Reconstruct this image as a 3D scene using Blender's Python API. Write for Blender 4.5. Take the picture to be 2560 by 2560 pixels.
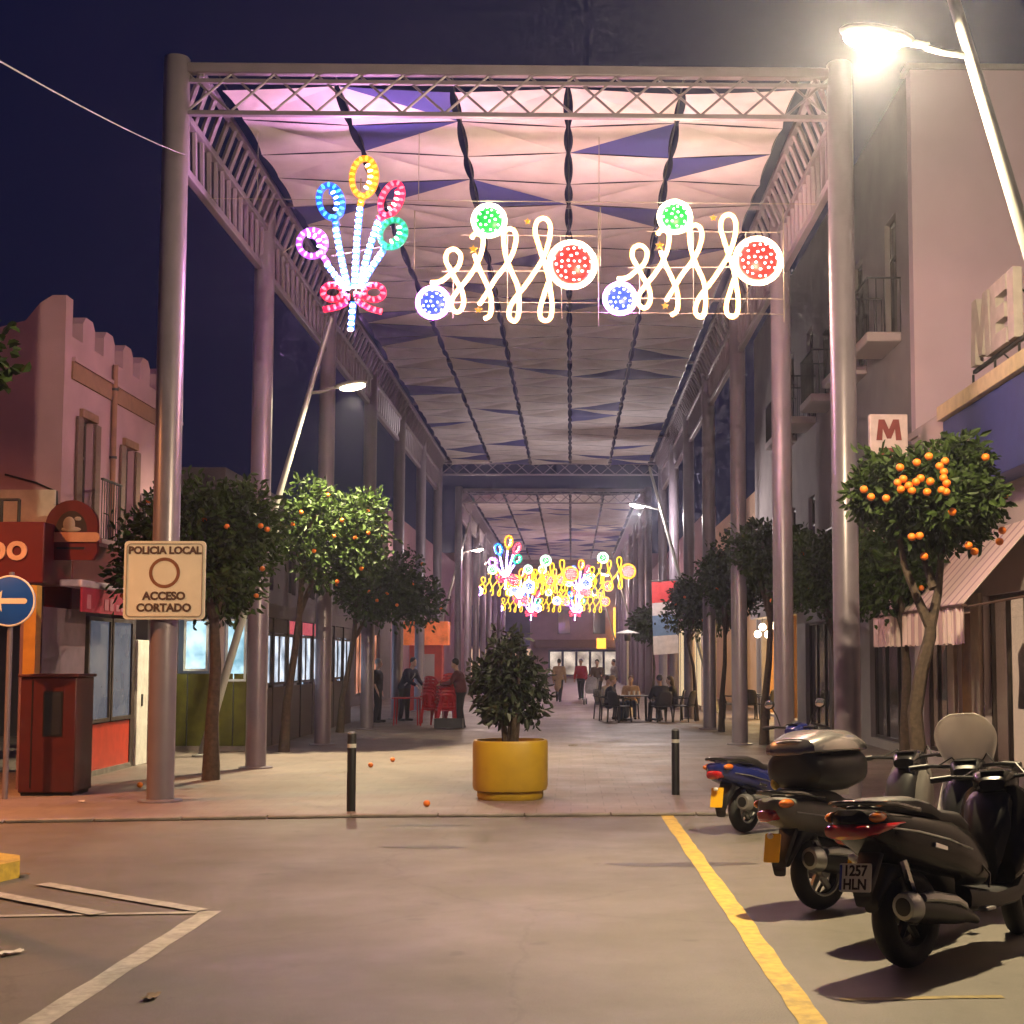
import bpy, math, random
from mathutils import Vector, Matrix, noise as mnoise
import numpy as np
R = math.radians
for o in list(bpy.data.objects): bpy.data.objects.remove(o)
sc = bpy.context.scene
COL = sc.collection

# ---------------------------------------------------------------- camera, sky, exposure
cam_d = bpy.data.cameras.new('camera'); cam = bpy.data.objects.new('camera', cam_d); COL.objects.link(cam)
cam.location = (0, 0, 1.8); cam.rotation_euler = (R(94.5), 0, R(-1.3))
cam_d.lens = 52.03; cam_d.sensor_width = 36; cam_d.shift_x = -0.0907; cam_d.shift_y = 0.0288
cam_d.clip_start = 0.1; cam_d.clip_end = 2000
sc.camera = cam
w = bpy.data.worlds.new('World'); sc.world = w; w.use_nodes = True
wn = w.node_tree.nodes; wl = w.node_tree.links
sky = wn.new('ShaderNodeTexSky'); sky.sky_type = 'NISHITA'; sky.sun_disc = False
sky.sun_elevation = R(-4.0); sky.sun_rotation = R(160); sky.altitude = 0; sky.air_density = 1.0; sky.dust_density = 1.0; sky.ozone_density = 6.0
bg = wn['Background']; bg.inputs['Strength'].default_value = 0.15
wl.new(sky.outputs[0], bg.inputs[0])
glow = wn.new('ShaderNodeBackground'); glow.inputs[0].default_value = (.0020, .0027, .0125, 1); glow.inputs[1].default_value = 1.0   # city skyglow
addw = wn.new('ShaderNodeAddShader'); wl.new(bg.outputs[0], addw.inputs[0]); wl.new(glow.outputs[0], addw.inputs[1]); wl.new(addw.outputs[0], wn['World Output'].inputs[0])
sc.view_settings.view_transform = 'Standard'; sc.view_settings.look = 'None'
sc.view_settings.exposure = 0.75; sc.view_settings.gamma = 1.0; sc.view_settings.use_curve_mapping = False
cy = sc.cycles
cy.use_denoising = True
try: cy.denoiser = 'OPENIMAGEDENOISE'
except Exception: pass
cy.max_bounces = 5; cy.diffuse_bounces = 3; cy.glossy_bounces = 2; cy.transmission_bounces = 3; cy.transparent_max_bounces = 8; cy.volume_bounces = 0
cy.use_adaptive_sampling = True; cy.adaptive_threshold = 0.06; cy.adaptive_min_samples = 20
cy.sample_clamp_indirect = 4.0; cy.caustics_reflective = False; cy.caustics_refractive = False
cy.use_light_tree = True

# ---------------------------------------------------------------- helpers
class MB:
    def __init__(s): s.v = []; s.f = []
    def add(s, vs, fs):
        n = len(s.v); s.v += [tuple(p) for p in vs]; s.f += [tuple(i + n for i in f) for f in fs]; return s
    def box(s, c, d, rz=0, M=None):
        hx, hy, hz = d[0] / 2, d[1] / 2, d[2] / 2
        vs = [Vector((x, y, z)) for x in (-hx, hx) for y in (-hy, hy) for z in (-hz, hz)]
        m = Matrix.Translation(c) @ (M if M is not None else Matrix.Rotation(rz, 4, 'Z'))
        return s.add([m @ p for p in vs], [(0, 1, 3, 2), (4, 6, 7, 5), (0, 4, 5, 1), (2, 3, 7, 6), (0, 2, 6, 4), (1, 5, 7, 3)])
    def bb(s, x0, x1, y0, y1, z0, z1):
        return s.box(((x0 + x1) / 2, (y0 + y1) / 2, (z0 + z1) / 2), (abs(x1 - x0), abs(y1 - y0), abs(z1 - z0)))
    def tube(s, pts, r, n=8, closed=False, caps=True):
        P = [Vector(p) for p in pts]; m = len(P)
        rs = r if isinstance(r, (list, tuple)) else [r] * m
        up = None; rings = []
        for i in range(m):
            if closed: t = P[(i + 1) % m] - P[i - 1]
            else: t = P[min(i + 1, m - 1)] - P[max(i - 1, 0)]
            t.normalize()
            if up is None:
                up = Vector((0, 0, 1)) if abs(t.z) < 0.9 else Vector((0, 1, 0))
            a = t.cross(up)
            if a.length < 1e-5: a = t.orthogonal()
            a.normalize(); up = a.cross(t).normalized()
            rings.append([P[i] + (a * math.cos(q) + up * math.sin(q)) * rs[i] for q in (2 * math.pi * k / n for k in range(n))])
        vs = [p for rg in rings for p in rg]; fs = []
        for i in range(m if closed else m - 1):
            j = (i + 1) % m
            for k in range(n):
                fs.append((i * n + k, i * n + (k + 1) % n, j * n + (k + 1) % n, j * n + k))
        if caps and not closed:
            fs.append(tuple(range(n - 1, -1, -1))); fs.append(tuple((m - 1) * n + k for k in range(n)))
        return s.add(vs, fs)
    def cyl(s, p0, p1, r0, r1=None, n=12):
        return s.tube([p0, p1], [r0, r0 if r1 is None else r1], n)
    def ell(s, c, r, nu=12, nv=8, M=None):
        if not isinstance(r, (list, tuple)): r = (r, r, r)
        vs = []; c = Vector(c)
        for i in range(nv + 1):
            th = math.pi * i / nv
            for k in range(nu):
                ph = 2 * math.pi * k / nu
                p = Vector((r[0] * math.sin(th) * math.cos(ph), r[1] * math.sin(th) * math.sin(ph), r[2] * math.cos(th)))
                if M is not None: p = M @ p
                vs.append(c + p)
        fs = []
        for i in range(nv):
            for k in range(nu):
                a, b = i * nu + k, i * nu + (k + 1) % nu
                c2, d = (i + 1) * nu + (k + 1) % nu, (i + 1) * nu + k
                if i == 0: fs.append((a, d, c2))
                elif i == nv - 1: fs.append((a, d, b))
                else: fs.append((a, d, c2, b))
        return s.add(vs, fs)
    def lathe(s, prof, n=24, o=(0, 0, 0), sx=1, sy=1, pw=1.0):
        vs = []
        for r, z in prof:
            for k in range(n):
                a = 2 * math.pi * k / n; c, q = math.cos(a), math.sin(a)
                if pw != 1.0:
                    c = math.copysign(abs(c) ** pw, c); q = math.copysign(abs(q) ** pw, q)
                vs.append((o[0] + r * c * sx, o[1] + r * q * sy, o[2] + z))
        fs = []
        for i in range(len(prof) - 1):
            for k in range(n):
                fs.append((i * n + k, i * n + (k + 1) % n, (i + 1) * n + (k + 1) % n, (i + 1) * n + k))
        fs.append(tuple(range(n - 1, -1, -1))); m = len(prof) - 1
        fs.append(tuple(m * n + k for k in range(n)))
        return s.add(vs, fs)
    def loft(s, secs, n=16, pw=0.7):
        # secs: (x, zc, half width, half height up, half height down) along +x
        vs = []
        for sct in secs:
            x, zc, hw, hu = sct[:4]; hd = sct[4] if len(sct) > 4 else hu
            yo = sct[5] if len(sct) > 5 else 0
            for k in range(n):
                a = 2 * math.pi * k / n; c, q = math.cos(a), math.sin(a)
                c = math.copysign(abs(c) ** pw, c); q = math.copysign(abs(q) ** pw, q)
                vs.append((x, yo + hw * c, zc + (hu if q > 0 else hd) * q))
        fs = []
        for i in range(len(secs) - 1):
            for k in range(n):
                fs.append((i * n + k, (i + 1) * n + k, (i + 1) * n + (k + 1) % n, i * n + (k + 1) % n))
        fs.append(tuple(range(n))); m = len(secs) - 1
        fs.append(tuple(m * n + k for k in range(n - 1, -1, -1)))
        return s.add(vs, fs)
    def prism(s, poly, fn, d0, d1):
        # poly: 2-D outline (ccw), fn(u, v, d) -> point
        n = len(poly)
        vs = [fn(u, v, d0) for u, v in poly] + [fn(u, v, d1) for u, v in poly]
        fs = [tuple(range(n - 1, -1, -1)), tuple(range(n, 2 * n))] + [(k, (k + 1) % n, n + (k + 1) % n, n + k) for k in range(n)]
        return s.add(vs, fs)
    def mesh(s, name, mat, smooth=True, ang=40):
        me = bpy.data.meshes.new(name); me.from_pydata(s.v, [], s.f)
        me.validate(); 
        if mat is not None: me.materials.append(mat)
        if smooth:
            me.polygons.foreach_set('use_smooth', [True] * len(me.polygons))
            try: me.set_sharp_from_angle(angle=R(ang))
            except Exception: pass
        me.update()
        return me
    def build(s, name, mat, parent=None, smooth=True, bevel=0, sub=0, ang=40):
        o = bpy.data.objects.new(name, s.mesh(name, mat, smooth, ang)); COL.objects.link(o)
        if parent is not None: o.parent = parent
        if bevel:
            b = o.modifiers.new('bevel', 'BEVEL'); b.width = bevel; b.segments = 2; b.limit_method = 'ANGLE'; b.angle_limit = R(40)
        if sub:
            b = o.modifiers.new('sub', 'SUBSURF'); b.levels = sub; b.render_levels = sub
        return o

def fixn(o):
    import bmesh
    bm = bmesh.new(); bm.from_mesh(o.data); bmesh.ops.recalc_face_normals(bm, faces=bm.faces); bm.to_mesh(o.data); bm.free()
def tag(o, label=None, cat=None, group=None, kind=None):
    if label: o['label'] = label
    if cat: o['category'] = cat
    if group: o['group'] = group
    if kind: o['kind'] = kind
    return o
def thing(name, label, cat, loc=(0, 0, 0), rz=0, group=None):
    o = bpy.data.objects.new(name, None); COL.objects.link(o); o.empty_display_size = .1
    o.location = loc; o.rotation_euler = (0, 0, rz)
    return tag(o, label, cat, group)
def struct(o): o['kind'] = 'structure'; return o
def copy_tree(o, parent=None):
    c = o.copy(); COL.objects.link(c)
    if parent is not None: c.parent = parent
    for ch in list(o.children): copy_tree(ch, c)
    return c
def text(body, size, mat, parent, M, ext=.004, off=0.0, name='lettering', align='CENTER'):
    cu = bpy.data.curves.new(name, 'FONT'); cu.body = body; cu.size = size; cu.extrude = ext; cu.offset = off
    cu.align_x = align; cu.align_y = 'CENTER'; cu.resolution_u = 4
    cu.materials.append(mat)
    o = bpy.data.objects.new(name, cu); COL.objects.link(o)
    bpy.context.view_layer.update()
    me = bpy.data.meshes.new_from_object(o.evaluated_get(bpy.context.evaluated_depsgraph_get()))
    bpy.data.objects.remove(o); me.materials.clear(); me.materials.append(mat)
    o = bpy.data.objects.new(name, me); COL.objects.link(o)
    if parent is not None: o.parent = parent
    o.matrix_local = M
    return o
GLY = {'M': [(-.5, -.5), (-.27, -.5), (-.24, .05), (-.08, -.42), (.08, -.42), (.24, .05), (.27, -.5), (.5, -.5), (.40, .5), (.17, .5), (0, .02), (-.17, .5), (-.40, .5)],
       'E': [(-.38, -.5), (.38, -.5), (.38, -.27), (-.12, -.27), (-.12, -.11), (.30, -.11), (.30, .11), (-.12, .11), (-.12, .27), (.38, .27), (.38, .5), (-.38, .5)],
       'I': [(-.14, -.5), (.14, -.5), (.14, .5), (-.14, .5)]}
def block_letter(ch, w_, h_, mat, parent, M, depth, name='block_letter'):
    mb = MB()
    if ch == 'O':
        n = 32; o_ = [(.5 * math.cos(2 * math.pi * k / n), .5 * math.sin(2 * math.pi * k / n)) for k in range(n)]
        for r0, r1, d0, d1 in ((1, 1, 0, 1), (1, .5, 1, 1), (.5, .5, 1, 0), (.5, 1, 0, 0)):
            mb.add([(u * w_ * r0, v * h_ * r0, d0 * depth) for u, v in o_] + [(u * w_ * r1, v * h_ * r1, d1 * depth) for u, v in o_], [(k, (k + 1) % n, n + (k + 1) % n, n + k) for k in range(n)])
    else:
        mb.prism(GLY[ch], lambda u, v, d: (u * w_, v * h_, d), 0, depth)
    o = mb.build(name, mat, parent, smooth=False); o.matrix_local = M
    return o
FRONT = Matrix(((1, 0, 0, 0), (0, 0, -1, 0), (0, 1, 0, 0), (0, 0, 0, 1)))      # faces -Y
LEFTW = Matrix(((0, 0, -1, 0), (-1, 0, 0, 0), (0, 1, 0, 0), (0, 0, 0, 1)))     # faces -X
RIGHTW = Matrix(((0, 0, 1, 0), (1, 0, 0, 0), (0, 1, 0, 0), (0, 0, 0, 1)))      # faces +X
def at(M, x, y, z): return Matrix.Translation((x, y, z)) @ M

MATS = {}
def M(name, col, rough=.6, metal=0.0, var=.14, scale=6.0, bump=0.0, bscale=60.0, emit=0.0, ecol=None, transl=0.0, coat=0.0, dirt=0.0, dirtcol=(.05, .045, .04), alpha=None, spec=.5):
    if name in MATS: return MATS[name]
    m = bpy.data.materials.new(name); m.use_nodes = True; MATS[name] = m
    nt = m.node_tree; N = nt.nodes; L = nt.links; b = N['Principled BSDF']
    b.inputs['Roughness'].default_value = rough; b.inputs['Metallic'].default_value = metal
    b.inputs['Specular IOR Level'].default_value = spec
    if coat: b.inputs['Coat Weight'].default_value = coat; b.inputs['Coat Roughness'].default_value = .08
    tc = N.new('ShaderNodeTexCoord')
    nz = N.new('ShaderNodeTexNoise'); nz.inputs['Scale'].default_value = scale; nz.inputs['Detail'].default_value = 5
    L.new(tc.outputs['Object'], nz.inputs['Vector'])
    mx = N.new('ShaderNodeMix'); mx.data_type = 'RGBA'
    mx.inputs[6].default_value = (*[c * (1 - var) for c in col], 1); mx.inputs[7].default_value = (*[min(1, c * (1 + var)) for c in col], 1)
    rm = N.new('ShaderNodeMapRange'); rm.inputs[1].default_value = .3; rm.inputs[2].default_value = .7
    L.new(nz.outputs[0], rm.inputs[0]); L.new(rm.outputs[0], mx.inputs[0])
    out = mx.outputs[2]
    if dirt:
        n2 = N.new('ShaderNodeTexNoise'); n2.inputs['Scale'].default_value = scale * .35; n2.inputs['Detail'].default_value = 8; n2.inputs['Roughness'].default_value = .7
        L.new(tc.outputs['Object'], n2.inputs['Vector'])
        r2 = N.new('ShaderNodeMapRange'); r2.inputs[1].default_value = .48; r2.inputs[2].default_value = .72; r2.inputs[4].default_value = dirt
        L.new(n2.outputs[0], r2.inputs[0])
        m2 = N.new('ShaderNodeMix'); m2.data_type = 'RGBA'; L.new(r2.outputs[0], m2.inputs[0]); L.new(out, m2.inputs[6]); m2.inputs[7].default_value = (*dirtcol, 1)
        out = m2.outputs[2]
    L.new(out, b.inputs['Base Color'])
    if bump:
        n3 = N.new('ShaderNodeTexNoise'); n3.inputs['Scale'].default_value = bscale; n3.inputs['Detail'].default_value = 6
        L.new(tc.outputs['Object'], n3.inputs['Vector'])
        bp = N.new('ShaderNodeBump'); bp.inputs['Strength'].default_value = bump; bp.inputs['Distance'].default_value = .02
        L.new(n3.outputs[0], bp.inputs['Height']); L.new(bp.outputs[0], b.inputs['Normal'])
    if emit:
        b.inputs['Emission Color'].default_value = (*(ecol or col), 1); b.inputs['Emission Strength'].default_value = emit
    if transl:
        tr = N.new('ShaderNodeBsdfTranslucent'); L.new(out, tr.inputs[0]); ms = N.new('ShaderNodeMixShader'); ms.inputs[0].default_value = transl
        L.new(b.outputs[0], ms.inputs[1]); L.new(tr.outputs[0], ms.inputs[2]); L.new(ms.outputs[0], N['Material Output'].inputs[0])
    if alpha is not None:
        tp = N.new('ShaderNodeBsdfTransparent'); ms = N.new('ShaderNodeMixShader'); ms.inputs[0].default_value = alpha
        L.new(tp.outputs[0], ms.inputs[1]); L.new(b.outputs[0], ms.inputs[2]); L.new(ms.outputs[0], N['Material Output'].inputs[0])
    return m
def E(name, col, s, sampling='AUTO'):
    m = M(name, col, rough=.3, var=.02, emit=s, ecol=col)
    try: m.cycles.emission_sampling = sampling
    except Exception: pass
    return m
def E2(name, c1, c2, s1, s2, scale=1.5):
    # lit pane: uneven light behind it
    m = bpy.data.materials.new(name); m.use_nodes = True; N = m.node_tree.nodes; L = m.node_tree.links; b = N['Principled BSDF']
    b.inputs['Base Color'].default_value = (.05, .05, .05, 1); b.inputs['Roughness'].default_value = .12
    tc = N.new('ShaderNodeTexCoord'); nz = N.new('ShaderNodeTexNoise'); nz.inputs['Scale'].default_value = scale; nz.inputs['Detail'].default_value = 6
    L.new(tc.outputs['Object'], nz.inputs['Vector'])
    r = N.new('ShaderNodeMapRange'); r.inputs[1].default_value = .36; r.inputs[2].default_value = .64; L.new(nz.outputs[0], r.inputs[0])
    mx = N.new('ShaderNodeMix'); mx.data_type = 'RGBA'; L.new(r.outputs[0], mx.inputs[0]); mx.inputs[6].default_value = (*[q * s1 for q in c1], 1); mx.inputs[7].default_value = (*[q * s2 for q in c2], 1)
    L.new(mx.outputs[2], b.inputs['Emission Color']); b.inputs['Emission Strength'].default_value = 1.0
    return m

# materials
m_steel = M('painted_steel', (.215, .18, .22), .34, .25, .08, 3, dirt=.25)
m_truss = M('truss_steel', (.20, .165, .205), .45, .25, .1, 3)
m_dark = M('dark_metal', (.02, .02, .022), .4, .4)
m_black = M('black_plastic', (.012, .012, .013), .45)
m_gloss = M('black_gloss_paint', (.012, .011, .011), .18, .0, .1, coat=.8)
m_rubber = M('tyre_rubber', (.015, .015, .015), .75, bump=.3, bscale=90)
m_chrome = M('chrome', (.7, .7, .7), .12, 1.0, .05)
m_alu = M('dull_aluminium', (.35, .35, .35), .4, .8)
m_white = M('white_paint', (.72, .70, .66), .45)
m_redglass = M('red_lens', (.35, .01, .012), .12, coat=.6)
m_orangeglass = M('amber_lens', (.55, .13, .01), .15, coat=.6)
m_trunk = M('bark', (.06, .04, .028), .9, var=.35, scale=18, bump=.6, bscale=35)
m_leaf = M('orange_leaf', (.032, .054, .011), .55, var=.6, scale=5, transl=.2, spec=.22)
m_leafd = M('ficus_leaf', (.028, .040, .018), .5, var=.5, scale=7, transl=.12)
m_orange = M('orange_skin', (.72, .17, .008), .5, var=.15, scale=20, bump=.15, bscale=120)
m_glass = M('dark_glass', (.03, .032, .04), .06, var=.2, scale=1.2)
# ---------------------------------------------------------------- ground
def surface(name, base, var, joints=None, rough=.8, patches=0.0, spots=True):
    m = bpy.data.materials.new(name); m.use_nodes = True; nt = m.node_tree; N = nt.nodes; L = nt.links; b = N['Principled BSDF']
    tc = N.new('ShaderNodeTexCoord')
    def nz(sc_, det=6, ro=.6):
        n = N.new('ShaderNodeTexNoise'); n.inputs['Scale'].default_value = sc_; n.inputs['Detail'].default_value = det; n.inputs['Roughness'].default_value = ro
        L.new(tc.outputs['Object'], n.inputs['Vector']); return n
    def mapr(src, a, c, lo=0., hi=1.):
        r = N.new('ShaderNodeMapRange'); r.inputs[1].default_value = a; r.inputs[2].default_value = c; r.inputs[3].default_value = lo; r.inputs[4].default_value = hi
        L.new(src, r.inputs[0]); return r.outputs[0]
    def mix(f, A, B):
        x = N.new('ShaderNodeMix'); x.data_type = 'RGBA'
        if isinstance(f, float): x.inputs[0].default_value = f
        else: L.new(f, x.inputs[0])
        for i, q in ((6, A), (7, B)):
            if isinstance(q, tuple): x.inputs[i].default_value = (*q, 1)
            else: L.new(q, x.inputs[i])
        return x.outputs[2]
    c = mix(mapr(nz(.35, 7, .65).outputs[0], .35, .65), tuple(q * (1 - var) for q in base), tuple(q * (1 + var) for q in base))
    c = mix(mapr(nz(90, 3).outputs[0], .42, .62, 0, .55), c, tuple(q * .55 for q in base))
    c = mix(mapr(nz(160, 2).outputs[0], .60, .72, 0, .4), c, tuple(min(1, q * 2.0) for q in base))
    if patches:
        c = mix(mapr(nz(1.1, 9, .7).outputs[0], .60, .68, 0, patches), c, tuple(q * .45 for q in base))
    h = nz(140, 4).outputs[0]
    if spots:
        # hairline cracks, oil drips and tyre-polished lanes
        mp = N.new('ShaderNodeMapping'); mp.inputs['Scale'].default_value = (1.0, .10, 1.0); L.new(tc.outputs['Object'], mp.inputs['Vector'])
        n4 = N.new('ShaderNodeTexNoise'); n4.inputs['Scale'].default_value = .9; n4.inputs['Detail'].default_value = 5; L.new(mp.outputs[0], n4.inputs['Vector'])
        c = mix(mapr(n4.outputs[0], .52, .68, 0, .35), c, tuple(q * .62 for q in base))
        c = mix(mapr(n4.outputs[0], .30, .44, .30, 0), c, tuple(q * 1.5 for q in base))
        wz = nz(1.3, 6, .7); ad = N.new('ShaderNodeMix'); ad.data_type = 'RGBA'; ad.inputs[0].default_value = .35; L.new(tc.outputs['Object'], ad.inputs[6]); L.new(wz.outputs[1], ad.inputs[7])
        vo = N.new('ShaderNodeTexVoronoi'); vo.feature = 'DISTANCE_TO_EDGE'; vo.inputs['Scale'].default_value = .42; L.new(ad.outputs[2], vo.inputs['Vector'])
        c = mix(mapr(vo.outputs[0], .0, .006, .28, 0), c, tuple(q * .3 for q in base))
        c = mix(mapr(nz(3.3, 2, .4).outputs[0], .70, .76, 0, .5), c, tuple(q * .4 for q in base))
    if joints:
        br = N.new('ShaderNodeTexBrick'); br.inputs['Scale'].default_value = 1.0; br.offset = .5
        br.inputs['Brick Width'].default_value = joints[0]; br.inputs['Row Height'].default_value = joints[1]; br.inputs['Mortar Size'].default_value = .006; br.inputs['Bias'].default_value = 0
        br.inputs['Color1'].default_value = (.9, .9, .9, 1); br.inputs['Color2'].default_value = (1.08, 1.06, 1.03, 1); br.inputs['Mortar'].default_value = (.62, .6, .58, 1)
        L.new(tc.outputs['Object'], br.inputs['Vector'])
        mu = N.new('ShaderNodeMix'); mu.data_type = 'RGBA'; mu.blend_type = 'MULTIPLY'; mu.inputs[0].default_value = 1; L.new(c, mu.inputs[6]); L.new(br.outputs[0], mu.inputs[7]); c = mu.outputs[2]
    L.new(c, b.inputs['Base Color'])
    L.new(mapr(nz(.8, 5).outputs[0], .3, .7, rough - .14, rough + .1), b.inputs['Roughness'])
    bp = N.new('ShaderNodeBump'); bp.inputs['Strength'].default_value = .35; bp.inputs['Distance'].default_value = .01; L.new(h, bp.inputs['Height']); L.new(bp.outputs[0], b.inputs['Normal'])
    return m
m_asph = surface('asphalt', (.138, .124, .104), .22, rough=.60, patches=.45)
m_pave = surface('plaza_paving', (.215, .17, .155), .12, joints=(.4, .4), rough=.55, patches=.25, spots=False)
m_kerb = M('kerb_concrete', (.22, .19, .17), .8, var=.2, scale=5, bump=.4, dirt=.5)
m_pwhite = M('road_paint_white', (.40, .375, .33), .7, var=.2, scale=14, dirt=.75, dirtcol=(.15, .13, .115), bump=.2)
m_pyel = M('road_paint_yellow', (.50, .34, .05), .7, var=.2, scale=14, dirt=.7, dirtcol=(.17, .13, .06), bump=.2)

g = MB()
g.add([(-160, -60, 0), (160, -60, 0), (160, 260, 0), (-160, 260, 0)], [(0, 1, 2, 3)])
struct(g.build('ground', m_asph))
ZP = .03
p = MB()
p.prism([(-40, 16.3), (-6.2, 16.62), (-2.5, 17.12), (3.4, 17.32), (3.4, 4), (14, 4), (14, 170), (-40, 170)], lambda u, v, d: (u, v, d), .004, ZP)
plaza = struct(p.build('plaza_pavement', m_pave, smooth=False))
kerb = thing('kerb', None, None); struct(kerb)
edge = [(-12.0, 16.56), (-6.2, 16.62), (-2.5, 17.12), (3.4, 17.32)]
def along(poly, step):
    out = []
    for (a, b) in zip(poly, poly[1:]):
        a = Vector(a); b = Vector(b); n = max(1, round((b - a).length / step))
        for i in range(n): out.append((a.lerp(b, i / n), a.lerp(b, (i + 1) / n)))
    return out
random.seed(4)
for a, b in along(edge, 1.0) + along([(3.4, 17.2), (3.4, 5.0)], 1.0):
    d = (b - a); L_ = d.length - .012; c = (a + b) / 2; ang = math.atan2(d.y, d.x)
    nrm = Vector((d.y, -d.x)).normalized()
    cc = c + nrm * .075
    hz = ZP + .006 + random.uniform(-.004, .004)
    k = MB().box((cc.x, cc.y, hz / 2), (L_, .15, hz), ang).build('kerb_stone', m_kerb, kerb, bevel=.012)
# painted markings
def strip(name, a, b, wd, mat, z=.004, n=None):
    a = Vector(a); b = Vector(b); d = (b - a); L_ = d.length; d.normalize(); nn = Vector((-d.y, d.x)); n = n or max(2, int(L_ / .25))
    mb = MB(); vs = []; rnd = random.Random(hash(name) % 97 + int(L_ * 10))
    for i in range(n + 1):
        p_ = a + d * (L_ * i / n); e = rnd.uniform(-.008, .008); f = rnd.uniform(-.008, .008)
        vs += [(*(p_ + nn * (wd / 2 + e)), z), (*(p_ - nn * (wd / 2 + f)), z)]
    mb.add(vs, [(2 * i + 1, 2 * i + 3, 2 * i + 2, 2 * i) for i in range(n)])
    return struct(mb.build(name, mat, smooth=False))
strip('road_marking', (1.22, 5.0), (1.10, 17.2), .145, m_pyel)
strip('road_marking', (1.42, 7.95), (2.3, 8.0), .07, M('worn_yellow', (.24, .18, .06), .75, var=.3, scale=14, dirt=1.0, dirtcol=(.13, .115, .09)))
strip('road_marking', (-2.56, 10.78), (-2.70, 5.0), .15, m_pwhite, .004)
strip('road_marking', (-6.5, 10.36), (-2.64, 10.70), .085, m_pwhite, .008)
strip('road_marking', (-4.20, 12.05), (-2.62, 10.76), .13, m_pwhite, .012)
strip('road_marking', (-5.2, 12.2), (-3.30, 10.62), .13, m_pwhite, .016)
strip('road_marking', (-3.7, 8.2), (-4.6, 8.1), .12, m_pwhite, .004)
# flat dark patches laid on the asphalt
m_patch = M('asphalt_dark', (.05, .043, .038), .5, var=.2, bump=.4, dirt=.5, dirtcol=(.1, .09, .08))
def blob(name, c, rx, ry, mat, z, seed, n=26):
    rnd = random.Random(seed); ph = [rnd.uniform(0, 6.28) for _ in range(4)]
    vs = []
    for k in range(n):
        a = 2 * math.pi * k / n; q = 1 + .18 * math.sin(2 * a + ph[0]) + .12 * math.sin(3 * a + ph[1]) + .1 * math.sin(5 * a + ph[2]) + rnd.uniform(-.05, .05)
        vs.append((c[0] + rx * q * math.cos(a), c[1] + ry * q * math.sin(a), z))
    return struct(MB().add(vs, [tuple(range(n))]).build(name, mat, smooth=False))
blob('dark_patch', (-1.55, 16.2), .38, .12, m_patch, .004, 3)
blob('dark_patch', (-1.4, 14.35), .42, .09, m_patch, .004, 5)
blob('dark_patch', (.95, 13.1), .55, .16, m_patch, .002, 8)  # a shadow cast on the road, painted as a dark patch
blob('manhole_cover', (-1.5, 12.4), .0, .0, m_patch, .002, 2) if False else None
# yellow-nosed traffic island at the left edge
isl = thing('traffic_island', None, None); struct(isl)
poly = [(-9, 11.78), (-4.94, 11.98), (-4.68, 12.17), (-4.6, 12.45), (-4.71, 12.73), (-4.98, 12.92), (-9, 12.92)]
MB().prism(poly, lambda u, v, d: (u, v, d), .002, .13).build('island_slab', m_kerb, isl, smooth=False)
SH = .34
po = [(-6.4, 11.86), (-5.24, 11.92), (-4.955, 12.13), (-4.87, 12.45), (-4.995, 12.78), (-5.28, 12.985), (-6.4, 12.985)]
pi_ = [(-6.4, 12.02), (-5.3, 12.07), (-5.13, 12.2), (-5.05, 12.45), (-5.14, 12.66), (-5.34, 12.82), (-6.4, 12.82)]
po = [(u + SH, v) for u, v in po]; pi_ = [(u + SH, v) for u, v in pi_]
kb = MB(); n = len(po)
kb.add([(u, v, 0.001) for u, v in po] + [(u, v, .14) for u, v in po] + [(u, v, .14) for u, v in pi_] + [(u, v, .125) for u, v in pi_],
       [(k + o_, k + 1 + o_, k + 1 + o_ + n, k + o_ + n) for o_ in (0, n, 2 * n) for k in range(n - 1)])
kb.build('painted_kerb', m_pyel, isl, smooth=False)

# ---------------------------------------------------------------- canopies
XL, XR = -5.08, 3.47
Z_TOP, Z_BOT = 9.36, 8.74
m_cream = M('sail_cream', (.64, .59, .61), .85, var=.10, scale=2.5, bump=.4, bscale=3, transl=.15, dirt=.2, dirtcol=(.4, .36, .34))
m_cream2 = M('sail_sand', (.57, .51, .51), .85, var=.10, scale=2.5, bump=.4, bscale=3, transl=.15, dirt=.2, dirtcol=(.4, .36, .34))
m_blue = M('sail_blue', (.035, .045, .24), .85, var=.08, scale=2.5, transl=.15)
def sail_tri(A, B, C_, n=6, sag=.05):
    # A-B, B-C, C-A: edges along y hollow out, edges along x hardly, the shared diagonal not at all
    A, B, C_ = Vector(A), Vector(B), Vector(C_); ctr = (A + B + C_) / 3
    vs = []; idx = {}
    def inw(P, Q):
        d = (Q - P); con = .030 if abs(d.x) < .3 else (.014 if abs(d.y) < .3 else 0.0)
        m_ = (P + Q) / 2; d.z = 0; nn = Vector((-d.y, d.x, 0)).normalized()
        if nn.dot(ctr - m_) < 0: nn = -nn
        return nn * (Q - P).length * con
    eAB, eBC, eCA = inw(A, B), inw(B, C_), inw(C_, A)
    for i in range(n + 1):
        for j in range(n + 1 - i):
            a, b = i / n, j / n; c = 1 - a - b
            q = A * a + B * b + C_ * c + eAB * (4 * a * b) + eBC * (4 * b * c) + eCA * (4 * c * a)
            q.z -= sag * 27 * a * b * c
            idx[(i, j)] = len(vs); vs.append(q)
    fs = []
    for i in range(n):
        for j in range(n - i):
            fs.append((idx[(i, j)], idx[(i + 1, j)], idx[(i, j + 1)]))
            if j < n - i - 1: fs.append((idx[(i + 1, j)], idx[(i + 1, j + 1)], idx[(i, j + 1)]))
    return vs, fs
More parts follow.
